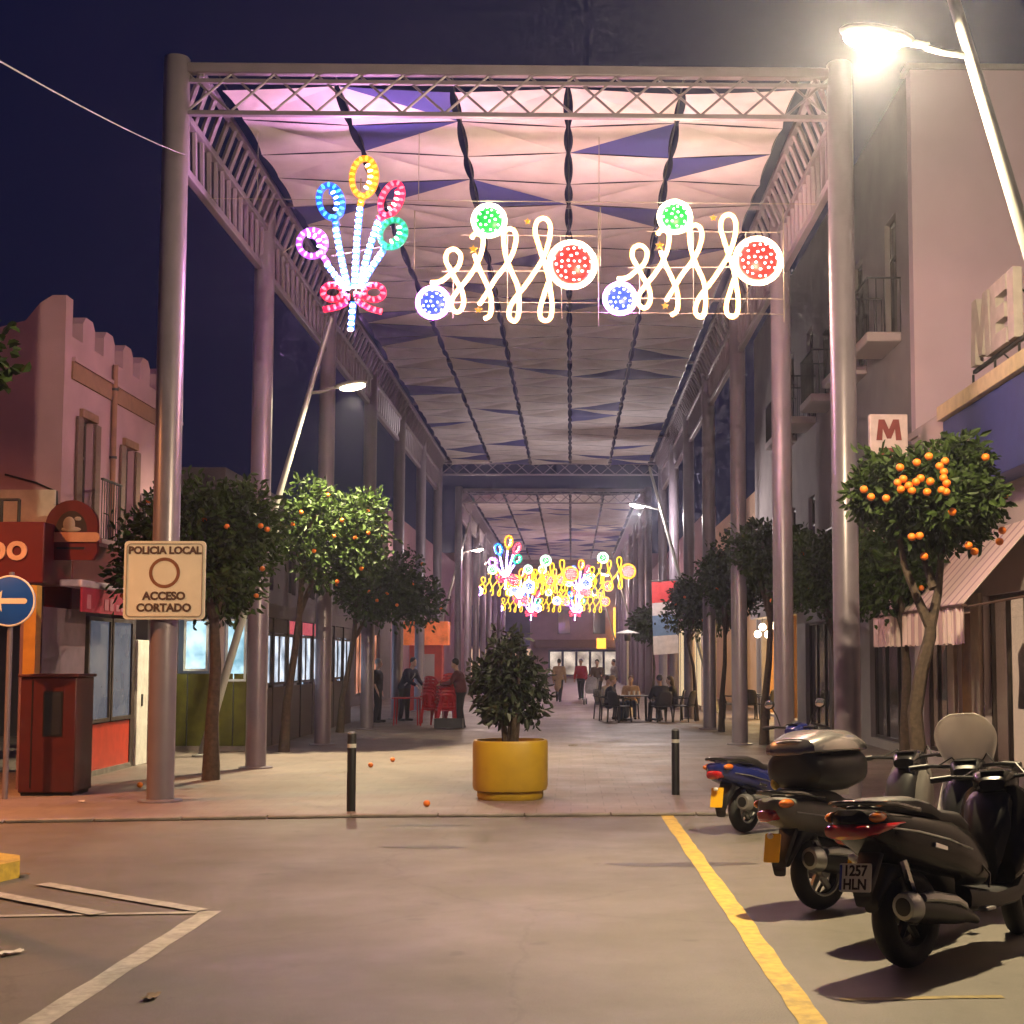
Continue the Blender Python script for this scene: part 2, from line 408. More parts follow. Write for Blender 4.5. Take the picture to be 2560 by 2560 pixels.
def make_canopy(name, label, y0, bays, blues, detail, seed):
    nbay = len(bays); TL = sum(bays)
    t = thing(name, label, 'canopy', (0, y0, 0))
    ys = [sum(bays[:i]) for i in range(nbay + 1)]
    rnd = random.Random(seed)
    for X in (XL, XR):
        for y in ys:
            c = MB().lathe([(.165, ZP), (.165, Z_TOP + .12), (.15, Z_TOP + .14)], 28)
            o = c.build('column', m_steel, t); o.location = (X, y, 0)
            b = MB().lathe([(.27, ZP), (.27, ZP + .02), (.17, ZP + .035)], 24).build('base_plate', m_steel, o)
    # transverse trusses front and back
    def truss(y, full):
        r = bpy.data.objects.new('cross_truss', None); COL.objects.link(r); r.parent = t; r.location = (0, y, 0)
        x0, x1 = XL + .15, XR - .15
        MB().bb(x0, x1, -.07, .07, Z_TOP - .07, Z_TOP + .06).build('top_chord', m_truss, r, bevel=.01)
        MB().bb(x0, x1, -.03, .03, Z_TOP - .19, Z_TOP - .14).build('rail', m_truss, r)
        MB().bb(x0, x1, -.05, .05, Z_BOT, Z_BOT + .06).build('bottom_chord', m_truss, r, bevel=.01)
        n = 15; st = (x1 - x0) / n; h0, h1 = Z_BOT + .055, Z_TOP - .075
        me = None; mb_all = MB()
        for i in range(n):
            for s in (0, 1):
                a = (0, -.018 if s else .018, h0); b = (st * (1 if s else -1), -.018 if s else .018, h1)
                xs = x0 + st * (i if s else i + 1)
                if full:
                    key = 'bd%d' % s
                    if key not in cache: cache[key] = MB().cyl(a, b, .017, n=6).mesh('brace', m_truss)
                    o = bpy.data.objects.new('brace', cache[key]); COL.objects.link(o); o.parent = r; o.location = (xs, 0, 0)
                else: mb_all.cyl((xs, a[1], h0), (xs + b[0], a[1], h1), .017, n=5)
        if not full: tag(mb_all.build('bracing', m_truss, r), kind='stuff')
    cache = {}
    truss(0, detail); truss(ys[-1], False)
    # side trusses: three chords with zig-zag lacing
    for s, X in ((1, XL), (-1, XR)):
        for b in range(nbay):
            S = bays[b]
            r = bpy.data.objects.new('side_truss', None); COL.objects.link(r); r.parent = t; r.location = (X, ys[b], 0)
            pA = (s * .30, 9.30); pB = (s * .02, 8.86); pC = (-s * .05, 8.22)
            ch = MB()
            for (px, pz), wd in ((pA, .09), (pB, .10), (pC, .11)):
                MB().box((px, S / 2, pz), (wd, S - .0, wd)).build('chord', m_truss, r, bevel=.01)
            n = 14; st = S / n; full = detail and b < 2; mba = MB()
            for i in range(n):
                for (q0, q1, nm) in ((pA, pB, 'u'), (pB, pC, 'd')):
                    a = Vector((q0[0], 0, q0[1])); c = Vector((q1[0], st * .9, q1[1]))
                    if full:
                        key = (nm, s, b)
                        if key not in cache: cache[key] = MB().tube([a, c], .042, 6).mesh('brace', m_truss)
                        o = bpy.data.objects.new('brace', cache[key]); COL.objects.link(o); o.parent = r; o.location = (0, st * i + .02, 0)
                    else:
                        off = Vector((0, st * i + .02, 0)); mba.tube([a + off, c + off], .042, 5)
            if not full: tag(mba.build('bracing', m_truss, r), kind='stuff')
            # raking struts below the truss at the columns
            if b > 1:
                MB().cyl((s * .0, .12, 7.55), (s * .0, 1.0, 8.2), .035, n=8).build('strut', m_truss, r)
    # shade sails: 5 across, 5 rows a bay
    nx, ny = 5, nbay * 5
    xa, xb = XL + .52, XR - .52; dx = (xb - xa) / nx; dy = TL / ny
    def node(i, j): return (xa + dx * i, .12 + (TL - .24) * j / ny, 9.16 + (.034 if (i + j) % 2 else -.034))
    for j in range(ny):
        for i in range(nx):
            gx = .03; gy = .012
            A, B, C_, D = [Vector(q) for q in (node(i, j), node(i + 1, j), node(i + 1, j + 1), node(i, j + 1))]
            A += Vector((gx, gy, 0)); B += Vector((-gx, gy, 0)); C_ += Vector((-gx, -gy, 0)); D += Vector((gx, -gy, 0))
            flip = (i + j) % 2 == 0
            tris = ((A, B, D), (B, C_, D)) if flip else ((A, B, C_), (A, C_, D))
            for q, tr in enumerate(tris):
                mt = m_cream if rnd.random() < .62 else m_cream2
                if blues is not None and (i, j) in blues: 
                    if blues[(i, j)] == q: mt = m_blue
                elif j > 4 and rnd.random() < .15: mt = m_blue
                tr = list(tr)
                vs, fs = sail_tri(*tr)
                MB().add(vs, fs).build('shade_sail', mt, t, ang=80)
    # longitudinal and cross cables that carry the sails
    for i in range(nx + 1):
        MB().cyl((xa + dx * i, 0, 9.30), (xa + dx * i, TL, 9.30), .012, n=5).build('ridge_cable', m_dark, t)
    for b in range(1, nbay):
        MB().bb(XL + .3, XR - .3, ys[b] - .03, ys[b] + .03, 9.27, 9.33).build('cross_bar', m_truss, t)
    return t
blues = {(1, 0): 0, (1, 1): 0, (3, 1): 1, (4, 2): 0, (2, 3): 1, (0, 4): 0, (3, 4): 0, (1, 3): 0}
make_canopy('street_canopy', 'near steel canopy with cream and blue fabric sails over the pedestrian street', 18.62, [5.55, 6.4, 6.6, 6.35, 6.3, 6.3], blues, True, 2)
make_canopy('street_canopy', 'far steel canopy with cream sails beyond the gap in the street roof', 66.5, [6.3] * 7, None, False, 5)
# ---------------------------------------------------------------- light decorations
def smooth_path(pts, k=5):
    P = [Vector((x, 0, y)) for x, y in pts]; out = []
    for i in range(len(P) - 1):
        p0 = P[max(i - 1, 0)]; p1 = P[i]; p2 = P[i + 1]; p3 = P[min(i + 2, len(P) - 1)]
        for j in range(k):
            t = j / k
            out.append(.5 * ((2 * p1) + (p2 - p0) * t + (2 * p0 - 5 * p1 + 4 * p2 - p3) * t * t + (3 * p1 - p0 - 3 * p2 + p3) * t ** 3))
    out.append(P[-1]); return out
def resample(pts, step):
    out = [pts[0].copy()]; acc = 0
    for a, b in zip(pts, pts[1:]):
        L_ = (b - a).length
        while acc + L_ >= step:
            r = (step - acc) / L_; a = a.lerp(b, r); out.append(a.copy()); L_ = (b - a).length; acc = 0
        acc += L_
    return out
def lit_mats(tagn, warm, far):
    k = 'far' if far else 'near'
    return dict(core=E('tube_core_%s_%s' % (tagn, k), warm[0], warm[1], 'FRONT_BACK' if not far else 'AUTO'),
                sheath=M('tube_sheath_%s_%s' % (tagn, k), warm[2], .3, emit=warm[3], ecol=warm[2], var=.02, alpha=.45))
GW = {False: lit_mats('warm', ((1, .57, .50), 88, (1, .50, .10), 1.6), False), True: lit_mats('warm', ((1, .62, .03), 1.5, (1, .6, .05), 1.2), True)}
BEAD = dict(yellow=((1, .42, .03), 1.7), blue=((.05, .42, 1), 1.7), pink=((.80, .32, 1), 1.9), red=((1, .12, .17), 1.9), green=((.03, .62, .36), 1.2), bow=((1, .12, .16), 1.9), stem=((1, .44, .92), 220))
ROPE = dict(yellow=((1, .30, .005), .6), blue=((.005, .09, .9), .9), pink=((.45, .08, .8), .7), red=((.9, .01, .07), .8), green=((0, .36, .18), .6), bow=((.9, .005, .05), .9), stem=((.02, .16, .85), 1.0))
def bead_mats(nm, c, far):
    k = nm[:-2] if nm.endswith('in') else nm
    bc, bs_ = BEAD[k]; rc, rs_ = ROPE[k]
    if nm.endswith('in'): bc, bs_ = tuple(.5 + .5 * q for q in bc), 5
    if far: bs_ = 22 if k == 'stem' else bs_ * 1.2
    return (E('bead_%s_%s' % (nm, far), bc, bs_, 'FRONT_BACK' if not far else 'AUTO'), E('rope_%s_%s' % (nm, far), rc, rs_ * (2 if far else 1)))
def bead_run(mb_b, path, step=.085, along=.022, across=.038, yoff=-.038):
    pts = resample(path, step)
    for i, p_ in enumerate(pts):
        t = (pts[min(i + 1, len(pts) - 1)] - pts[max(i - 1, 0)]).normalized()
        nn = Vector((-t.z, 0, t.x))
        Mx = Matrix((( t.x, 0, nn.x), (t.y, 1, nn.y), (t.z, 0, nn.z)))
        mb_b.ell(p_ + Vector((0, yoff, 0)), (along, .02, across), 8, 6, Mx)
m_frame = M('display_frame', (.30, .26, .2), .5, .3)
COIL = [[(280,850),(370,840),(450,780),(535,700),(562,605),(535,548),(485,528),(432,560),(422,640),(470,735),(520,830),(575,930),(592,1040),(566,1110),(525,1130),(482,1090),(482,1010),(540,920),(620,820),(690,715),(742,600),(765,510),(770,430),(742,388),(690,382),(662,425)],
        [(690,580),(740,720),(800,850),(842,960),(852,1070),(838,1160),(785,1195)],
        [(738,1060),(800,960),(890,810),(980,690),(1042,580),(1080,450),(1070,362),(1020,326),(972,360),(965,450),(985,590),(1030,720),(1095,870),(1112,1000),(1110,1130),(1090,1200),(1060,1215),(1022,1180),(1022,1100),(1070,1000),(1150,900),(1260,740),(1340,600),(1390,450),(1405,320),(1380,245),(1330,225),(1277,260),(1260,350),(1290,470),(1330,600),(1375,740),(1402,880),(1420,1020),(1420,1130),(1400,1190),(1355,1210),(1312,1170),(1312,1080),(1350,950),(1385,845)]]
def make_garland(label, far, group):
    t = thing('garland_light', label, 'light decoration', group=group)
    mt = GW[far]; k = 1 / 676.
    cv = lambda x, y: ((x - 1000) * k, (700 - y) * k)
    for run in COIL:
        path = smooth_path([cv(*q) for q in run])
        o = MB().tube(path, .017 if not far else .034, 6).build('garland_tube', mt['core'], t)
        if not far: MB().tube(path, .033, 8).build('tube_sleeve', mt['sheath'], o)
    for nm, (cx, cy_), r, c in (('blue', (305, 1040), 143, (.04, .10, .9)), ('green', (825, 250), 148, (.01, .5, .06)), ('red', (1610, 670), 218, (.75, .03, .02))):
        x, z = cv(cx, cy_); rr = r * k
        b = bpy.data.objects.new('bauble', None); COL.objects.link(b); b.parent = t; b.location = (x, 0, z)
        ring = [Vector((rr * math.cos(a), 0, rr * math.sin(a))) for a in (2 * math.pi * q / 40 for q in range(40))]
        rc = ring_mats[(nm, far)]
        MB().tube(ring, .019 if not far else .042, 8, closed=True).build('ring_tube', rc[0], b)
        if not far: MB().tube(ring, .034, 8, closed=True).build('ring_sleeve', rc[1], b)
        MB().ell((0, 0, 0), (rr * .9, rr * .35, rr * .9), 28, 14).build('bauble_body', E('bauble_%s_%s' % (nm, far), c, .55 if not far else 1.0), b)
        rnd = random.Random(cx); beads = MB(); n = 34 if nm == 'red' else 20; pts = []
        for _ in range(900):
            a = rnd.uniform(0, 6.283); q = math.sqrt(rnd.random()) * .80
            pt = Vector((q * math.cos(a), q * math.sin(a)))
            if all((pt - o_).length > (.23 if nm == 'red' else .30) for o_ in pts): pts.append(pt)
            if len(pts) >= n: break
        for pt in pts:
            for s in (-1, 1):
                y = s * rr * .35 * math.sqrt(max(0, 1 - (pt.length / .9) ** 2))
                beads.ell((pt.x * rr, y, pt.y * rr), (rr * rnd.uniform(.07, .1) * (.75 if nm == 'red' else 1), .012, rr * rnd.uniform(.06, .09) * (.75 if nm == 'red' else 1)), 7, 5)
        tag(beads.build('bulbs', E('bulb_%s_%s' % (nm, far), tuple(.55 + .45 * q for q in c), 5.0), b), kind='stuff')
    # carrying frame, rods and small gold stars
    fr = MB()
    for x0, y0, x1, y1 in ((560, 385, 1830, 385), (380, 735, 1400, 725), (450, 1030, 1860, 1030), (1000, 385, 1000, 1180), (1500, 385, 1515, 1180), (490, 735, 490, 1180)):
        a = cv(x0, y0); b = cv(x1, y1); fr.cyl((a[0], .04, a[1]), (b[0], .04, b[1]), .005, n=5)
    fr.build('support_frame', m_frame, t)
    if not far:
        st = MB()
        for (sx, sy, sr) in ((680, 530, 42), (1190, 260, 34), (730, 1110, 40)):
            x, z = cv(sx, sy)
            pl = [(x + (sr if q % 2 == 0 else sr * .42) * k * math.sin(math.pi * q / 5), z + (sr if q % 2 == 0 else sr * .42) * k * math.cos(math.pi * q / 5)) for q in range(10)]
            MB().prism(pl, lambda u, v, d: (u, d, v), -.03, .0).build('star', E('gold_star', (.8, .38, .03), .35), t, smooth=False)
        for sx in (120, 1860):
            a = cv(sx, 150); b = cv(sx, 720 if sx < 500 else 1250)
            MB().cyl((a[0], .05, a[1]), (b[0], .05, b[1]), .007, n=6).build('hanging_rod', m_frame, t)
    return t
ring_mats = {}
for nm, cc in (('blue', (.80, .30, 1)), ('green', (1, .85, .60)), ('red', (1, .70, .46))):
    ring_mats[(nm, False)] = (E('ring_%s_near' % nm, cc, 150 if nm == 'blue' else 80, 'FRONT_BACK'), M('ringsleeve_%s' % nm, cc, .3, emit=1.2, ecol=tuple(q ** 2.2 for q in cc), alpha=.45))
    fc = {'blue': (.85, .40, 1), 'green': (.7, 1, .75), 'red': (1, .50, .04)}[nm]
    ring_mats[(nm, True)] = (E('ring_%s_far' % nm, fc, {'blue': 20, 'green': 3.0, 'red': 1.4}[nm]), None)
def loop(cx, cz, rx, rz, tilt, a0=0, a1=360, n=36):
    t = R(tilt); out = []
    for i in range(n + 1):
        a = R(a0 + (a1 - a0) * i / n); x = rx * math.sin(a); z = -rz * math.cos(a)
        out.append(Vector((cx + x * math.cos(t) - z * math.sin(t), 0, cz + x * math.sin(t) + z * math.cos(t))))
    return out
def make_bouquet(label, far, group):
    t = thing('bouquet_light', label, 'light decoration', group=group)
    k = 1 / 703.; cv = lambda x, y: ((x - 805) * k, (960 - y) * k)
    cw = (.55, .75, 1.0)
    def piece(name, paths, col, nm):
        bm, rm = bead_mats(nm, col, far)
        bb_ = MB(); rp = MB()
        for pth in paths:
            rp.tube(pth, .046 if not far else .05, 6)
            bead_run(bb_, pth, step=.085 if not far else .12, along=.022 if not far else .04)
            if far: pass
        o = rp.build(name, rm, t); tag(bb_.build('bulbs', bm, o), kind='stuff')
    stems = [[(805,1400),(812,1200),(825,900),(850,600)], [(745,1420),(695,1210),(650,1000),(612,800)], [(720,1420),(640,1315),(535,1175)], [(855,1400),(925,1090),(1030,735)], [(880,1380),(960,1225),(1085,1030)], [(775,1825),(795,1545)]]
    for s in stems: piece('stem', [smooth_path([cv(*q) for q in s], 8)], cw, 'stem')
    L = [('yellow', (1, .45, .02), (885, 300), 118, 190, 4, 110), ('blue', (.02, .25, 1), (562, 545), 112, 165, -14, 95), ('pink', (.75, .35, 1), (388, 965), 130, 128, -40, 80), ('red', (1, .05, .12), (1155, 520), 92, 170, 22, 95), ('green', (0, .6, .25), (1172, 862), 118, 140, 28, 80)]
    L = [(a, b, c, rx, rz, -tl if False else tl, iw) for a, b, c, rx, rz, tl, iw in L]
    for nm, col, (cx, cy_), rx, rz, tl, iw in L:
        x, z = cv(cx, cy_)
        lp = loop(x, z, rx * k, rz * k, -tl if nm in ('red', 'green', 'yellow') else -tl)
        neck_to = {'yellow': (848, 590), 'blue': (618, 790), 'pink': (545, 1165), 'red': (1020, 720), 'green': (1090, 1020)}[nm]
        nx_, nz_ = cv(*neck_to)
        neck = [lp[0].lerp(Vector((nx_, 0, nz_)), q / 4) for q in range(5)]
        piece('petal_loop', [lp, neck], col, nm)
        inner = loop(x, z, rx * k * .55, rz * k * .66, -tl, 30, 165, 16)
        piece('petal_shine', [inner], tuple(.6 + .4 * q for q in col), nm + 'in')
    rcol = (1, .03, .08)
    for sgn, cx in ((-1, 595), (1, 995)):
        x, z = cv(cx, 1450)
        lp = loop(x, z, 95 * k, 72 * k, 0)
        tail = smooth_path([cv(*q) for q in ([(725, 1545), (640, 1595), (505, 1622)] if sgn < 0 else [(850, 1540), (950, 1605), (1075, 1640)])], 6)
        kn = smooth_path([cv(*q) for q in ([(690, 1490), (760, 1500)] if sgn < 0 else [(810, 1470), (900, 1490)])], 4)
        piece('bow_loop', [lp, tail, kn], rcol, 'bow')
    fr = MB()
    for a, b in (((100, 1050), (240, 940)), ((570, 1080), (1340, 930)), ((805, 1700), (850, 300))):
        A = cv(*a); B = cv(*b); fr.cyl((A[0], .05, A[1]), (B[0], .05, B[1]), .009, n=5)
    fr.build('support_frame', m_frame, t)
    return t
YF = 20.3
def fig_pos(px, py, Y):   # photo sight-line to a place at depth Y, as (x, y, z)
    return (px, Y, py)
bq = make_bouquet('bouquet of lit coloured loops tied with a red bow, hanging nearest at left', False, 'light decorations of the nearest row')
bq.location = (-3.02, YF, 7.56)
ga = make_garland('curly warm-white garland with lit baubles hanging in the middle, beside the large bouquet', False, 'light decorations of the nearest row')
ga.location = (-.90, YF, 7.23)
gb = copy_tree(ga); gb['label'] = 'curly warm-white garland with lit baubles hanging at right, nearest the right columns'; gb.location = (1.70, YF, 7.30)
# cables that carry the nearest row
cab = thing('display_cable', 'steel cables stretched between the columns carrying the nearest light decorations', 'cable', (0, YF + .06, 0))
MB().cyl((XL + .02, 0, 8.2), (XR - .02, 0, 8.18), .0055, n=6).build('wire', m_frame, cab); MB().cyl((-2.15, 0, 6.62), (2.96, 0, 6.60), .0045, n=6).build('wire', m_frame, cab)
for x in (-4.4, -2.15, .38): MB().cyl((x, 0, 8.19), (x, 0, 9.2), .005, n=5).build('hanger', m_frame, cab)
# far rows
fb = make_bouquet('small far lit bouquet, highest at the left of the distant cluster of lights', True, 'light decorations of the far rows')
fg = make_garland('small far lit garland, highest in the middle of the distant cluster', True, 'light decorations of the far rows')
rows = [(fb, -3.0, 68, 6.2, None), (fg, -.92, 68, 5.6, None), (fg, 1.71, 68, 5.73, 'small far lit garland, highest at the right of the distant cluster'),
        (fg, -4.0, 80, 5.9, 'far yellow garland at the left edge of the distant cluster, second row'), (fb, -3.3, 95, 6.3, 'far bouquet left of centre in the second row of the distant cluster'),
        (fg, -1.5, 90, 6.5, 'far yellow garland in the middle of the second row of the distant cluster'), (fb, .5, 91, 6.6, 'far bouquet at the right of the second row of the distant cluster'),
        (fg, 1.6, 100, 6.6, 'far yellow garland at the right of the second row of the distant cluster'),
        (fg, -4.2, 108, 5.9, 'farthest yellow garland at the lower left of the distant cluster'), (fb, -2.9, 108, 5.8, 'farthest bouquet left of the middle at the bottom of the distant cluster'),
        (fg, -1.4, 108, 5.9, 'farthest yellow garland at the bottom middle of the distant cluster'), (fb, .3, 108, 5.8, 'farthest bouquet at the lower right of the distant cluster'),
        (fg, 1.6, 109, 5.9, 'farthest yellow garland at the lower right corner of the distant cluster'),
        (fg, -2.2, 84, 6.15, 'far yellow garland overlapping the bouquets in the middle left of the distant cluster'), (fg, .1, 96, 6.0, 'far yellow garland just below the centre of the distant cluster')]
used = set()
for src, x, y, z, lb in rows:
    if src.name not in used: o = src; used.add(src.name)
    else: o = copy_tree(src)
    if lb: o['label'] = lb
    o.location = (x, y, z)

# ---------------------------------------------------------------- street lamps
m_mast = M('lamp_mast_paint', (.30, .30, .28), .35, .3, .06)
def street_lamp(label, base, s, zarm=6.6, power=0, lens=40, warm=(1, .84, .60), ztop=8.0, k=.275, spot=False):
    # s=+1: stands on the right and leans in to the left
    t = thing('street_lamp', label, 'street lamp', base, group='leaning street lamps')
    px = lambda z: -s * k * z
    MB().tube([(px(z), 0, z) for z in (0.03, 1.2, ztop)], [.085, .075, .045], 14).build('mast', m_mast, t)
    MB().lathe([(.17, .0), (.17, .04), (.1, .06)], 18).build('base_flange', m_mast, t)
    xa = px(zarm)
    MB().tube([(xa, 0, zarm), (xa - s * .22, 0, zarm + .03), (xa - s * .36, 0, zarm + .07)], .03, 8).build('arm', m_mast, t)
    hd = bpy.data.objects.new('lamp_head', None); COL.objects.link(hd); hd.parent = t
    hd.location = (xa - s * .76, 0, zarm + .13); hd.rotation_euler = (0, s * R(-9) * -1, 0)
    MB().ell((0, 0, .035), (.31, .17, .06), 24, 10).build('housing', m_mast, hd)
    MB().box((s * .33, 0, .02), (.2, .06, .045)).build('bracket', m_mast, hd, bevel=.01)
    MB().ell((-s * .03, 0, -.02), (.235, .15, .055), 24, 10).build('lens', E('lamp_lens_%d' % lens, warm, lens), hd)
    if power:
        ld = bpy.data.lights.new('lamp_light', 'SPOT' if spot else 'POINT')
        if spot: ld.spot_size = R(150); ld.spot_blend = 1.0
        ld.shadow_soft_size = .10; ld.energy = power; ld.color = warm
        lo = bpy.data.objects.new('lamp_light', ld); COL.objects.link(lo); lo.parent = t; lo.location = (xa - s * .79, 0, zarm + .03)
    return t
street_lamp('tall street lamp with a glaring warm head leaning in above the scooters', (5.02, 11.5, ZP), 1, power=2800, lens=60, warm=(1, .79, .47))
street_lamp('street lamp leaning in over the orange trees at left, its head glowing before the columns', (-6.62, 26.9, ZP), -1, power=3600, lens=50, warm=(1, .86, .52), spot=True)
street_lamp('street lamp leaning in at right behind the banner, white head below the far truss', (4.74, 48, ZP), 1, power=850, lens=45, warm=(1, .87, .84))
street_lamp('far street lamp leaning in at left beside the distant lights', (-6.9, 68, ZP), -1, power=850, lens=40, warm=(1, .74, .60))
street_lamp('far street lamp leaning in at right below the distant garlands', (4.6, 88, ZP), 1, power=850, lens=40, warm=(1, .74, .60))
street_lamp('farthest street lamp leaning in at right near the end of the street', (4.3, 116, ZP), 1, power=850, lens=40, warm=(1, .78, .7))
street_lamp('sodium street lamp standing out of view at left beyond the traffic island', (-12.2, 16.2, ZP), -1, power=3000, lens=30, warm=(1, .36, .11), spot=True)
# ---------------------------------------------------------------- trees and plants
def leaf_cloud(blobs, n, ln, wd, seed, shell=.45, droop=.25):
    rs = np.random.RandomState(seed)
    vol = np.array([b[1][0] * b[1][1] * b[1][2] for b in blobs]); pick = rs.choice(len(blobs), n, p=vol / vol.sum())
    C_ = np.array([b[0] for b in blobs])[pick]; RR = np.array([b[1] for b in blobs])[pick]
    d = rs.normal(size=(n, 3)); d /= np.linalg.norm(d, axis=1)[:, None]
    rad = (shell + (1 - shell) * rs.rand(n) ** .6)[:, None] * (1 + .15 * rs.normal(size=(n, 1)))
    P_ = C_ + d * RR * rad
    a = d + rs.normal(size=(n, 3)) * .9; a[:, 2] -= droop; a /= np.linalg.norm(a, axis=1)[:, None]
    b = np.cross(a, rs.normal(size=(n, 3))); b /= np.linalg.norm(b, axis=1)[:, None]
    nn = np.cross(a, b)
    l = ln * (.5 + .9 * rs.rand(n))[:, None]; w_ = wd * (.7 + .6 * rs.rand(n))[:, None]
    V = np.empty((n, 6, 3))
    V[:, 0] = P_; V[:, 1] = P_ + a * l * .35 + b * w_ + nn * w_ * .3; V[:, 2] = P_ + a * l * .75 + b * w_ * .7 + nn * w_ * .2
    V[:, 3] = P_ + a * l - nn * l * .12; V[:, 4] = P_ + a * l * .75 - b * w_ * .7 + nn * w_ * .2; V[:, 5] = P_ + a * l * .35 - b * w_ + nn * w_ * .3
    f = []
    for i in range(n):
        k = 6 * i; f += [(k, k + 1, k + 2, k + 3), (k, k + 3, k + 4, k + 5)]
    return V.reshape(-1, 3).tolist(), f, P_
m_orange_d = m_orange
orange_me = {}
def orange_tree(name, label, base, trunk, limbs, blobs, n, ln, seed, noranges, oranges=None, orad=.037, r0=.09, group='orange trees along the street', leafmat=None):
    t = thing(name, label, 'tree', base, group=group)
    mb = MB(); k = len(trunk)
    rr = [r0 * (1.25 if i == 0 else 1 - .38 * i / (k - 1)) for i in range(k)]
    mb.tube(trunk, rr, 9)
    for lm in limbs: mb.tube(lm, [r0 * .62 * (1 - .6 * i / (len(lm) - 1)) for i in range(len(lm))], 7)
    mb.build('trunk', m_trunk, t)
    vs, fs, P_ = leaf_cloud(blobs, n, ln, ln * .27, seed)
    MB().add(vs, fs).build('crown', leafmat or m_leaf, t)
    rs = random.Random(seed); pts = list(oranges or [])
    for _ in range(noranges):
        b = rs.choice(blobs); a = rs.uniform(0, 6.283); z = rs.uniform(-.9, .45); q = math.sqrt(max(0, 1 - z * z))
        pts.append((b[0][0] + b[1][0] * q * math.cos(a) * .98, b[0][1] - abs(b[1][1] * q * math.sin(a)) * .98, b[0][2] + b[1][2] * z * .98))
    for q in pts:
        key = round(orad, 3)
        if key not in orange_me: orange_me[key] = MB().ell((0, 0, 0), (orad, orad, orad * .94), 12, 9).mesh('orange', m_orange)
        o = bpy.data.objects.new('orange', orange_me[key]); COL.objects.link(o); o.parent = t; o.location = q
    return t
def blobs_in(c, r, k, seed, sub=.55):
    rs = random.Random(seed); out = [((c[0], c[1], c[2]), (r[0] * .72, r[1] * .72, r[2] * .72))]
    for _ in range(k):
        a = rs.uniform(0, 6.283); z = rs.uniform(-.75, .8); q = math.sqrt(1 - z * z); f = rs.uniform(.55, .75); s = rs.uniform(sub * .6, sub)
        out.append(((c[0] + r[0] * f * q * math.cos(a), c[1] + r[1] * f * q * math.sin(a), c[2] + r[2] * f * z), (r[0] * s, r[1] * s, r[2] * s)))
    return out
# near right tree: oranges seen on the camera side (x, z) as in the photo
B = (3.62, 15.5, ZP)
ORS = [(.0, 3.92), (.17, 3.86), (.10, 3.80), (.14, 3.73), (.13, 3.66), (-.32, 3.80), (-.36, 3.62), (-.30, 3.66), (-.25, 3.58), (-.22, 3.52), (-.33, 3.54), (-.12, 3.66), (-.02, 3.62), (-.17, 3.62),
       (.16, 3.60), (.10, 3.52), (.15, 3.50), (-.06, 3.50), (-.62, 3.48), (-.48, 3.45), (-.12, 3.02), (-.20, 3.01), (.56, 2.86), (.46, 2.92), (.72, 3.95), (.98, 3.52), (.95, 3.12), (.98, 3.0), (-.03, 2.80), (.22, 3.28), (-.68, 3.58), (-.14, 3.85)]
tb = blobs_in((.14, 0, 3.42), (.76, .74, .70), 16, 11, .5)
def surf_y(x, z):
    q = 1 - ((x - .14) / .84) ** 2 - ((z - 3.42) / .76) ** 2
    return -.78 * math.sqrt(max(.04, q))
orange_tree('orange_tree', 'orange tree full of ripe fruit beside the striped awning at right', B,
            [(.05, 0, 0), (.02, 0, .6), (-.02, .02, 1.2), (.06, .02, 1.65), (.15, 0, 2.0), (.16, 0, 2.15)],
            [[(.15, 0, 2.1), (.02, 0, 2.4), (-.10, .05, 2.75), (-.2, 0, 3.3)], [(.16, 0, 2.1), (.24, 0, 2.45), (.27, -.03, 2.8), (.35, .1, 3.4)], [(.2, 0, 2.5), (.1, .2, 3.0)]],
            tb, 7500, .11, 3, 0, [(x, surf_y(x, z), z - ZP) for x, z in ((max(-.62, min(.14 + (x - .14) * .9, .86)), 3.42 + (z - 3.45) * .9) for x, z in ORS)], .043, .095)
def std_tree(label, base, crown, rad, n, seed, no, lean=(0, 0), th=2.3, ln=.13, r0=.085):
    cx, cyy, cz = crown; top = (lean[0], lean[1], th)
    tr = [(0, 0, 0), (lean[0] * .15, 0, th * .35), (lean[0] * .5 + .04, 0, th * .7), top]
    lm = [[top, (cx * .6 + .3 * rad[0] * math.cos(a), cyy + .4 * rad[1] * math.sin(a), cz), (cx + .6 * rad[0] * math.cos(a), cyy + .6 * rad[1] * math.sin(a), cz + .3 * rad[2])] for a in (0.4, 2.4, 4.4)]
    return orange_tree('orange_tree', label, base, tr, lm, blobs_in(crown, rad, 14, seed), n, ln, seed, no, None, .042, r0)
std_tree('big dark orange tree behind the police sign column at left', (-5.25, 21.9, ZP), (-.2, 0, 3.45), (1.35, 1.2, 1.15), 6500, 21, 16, th=2.35, r0=.11)
std_tree('orange tree under the left street lamp, its top leaves lit yellow-green', (-5.42, 28.3, ZP), (.84, 0, 4.1), (1.05, 1.0, 1.15), 5200, 22, 18, lean=(.25, 0), th=2.6, r0=.09)
std_tree('orange tree standing left of the two men in dark clothes', (-5.5, 35.6, ZP), (1.0, 0, 3.4), (1.3, 1.1, 1.1), 5000, 23, 14, lean=(.3, 0), th=2.2)
std_tree('small round-headed orange tree on a thin leaning trunk beside the banner at right', (3.55, 42, ZP), (.1, 0, 3.1), (.92, .85, .95), 4000, 24, 6, lean=(-.25, 0), th=2.2, r0=.06)
std_tree('dark orange tree between the third and fourth right columns', (3.62, 35.8, ZP), (.45, 0, 3.7), (1.0, .9, 1.15), 4200, 25, 5, lean=(.1, 0), th=2.3, r0=.07)
std_tree('orange tree with a twisted trunk hugging the third right column', (3.95, 30.4, ZP), (.1, 0, 3.9), (.95, .85, .95), 4200, 26, 4, lean=(.15, 0), th=2.5, r0=.09)
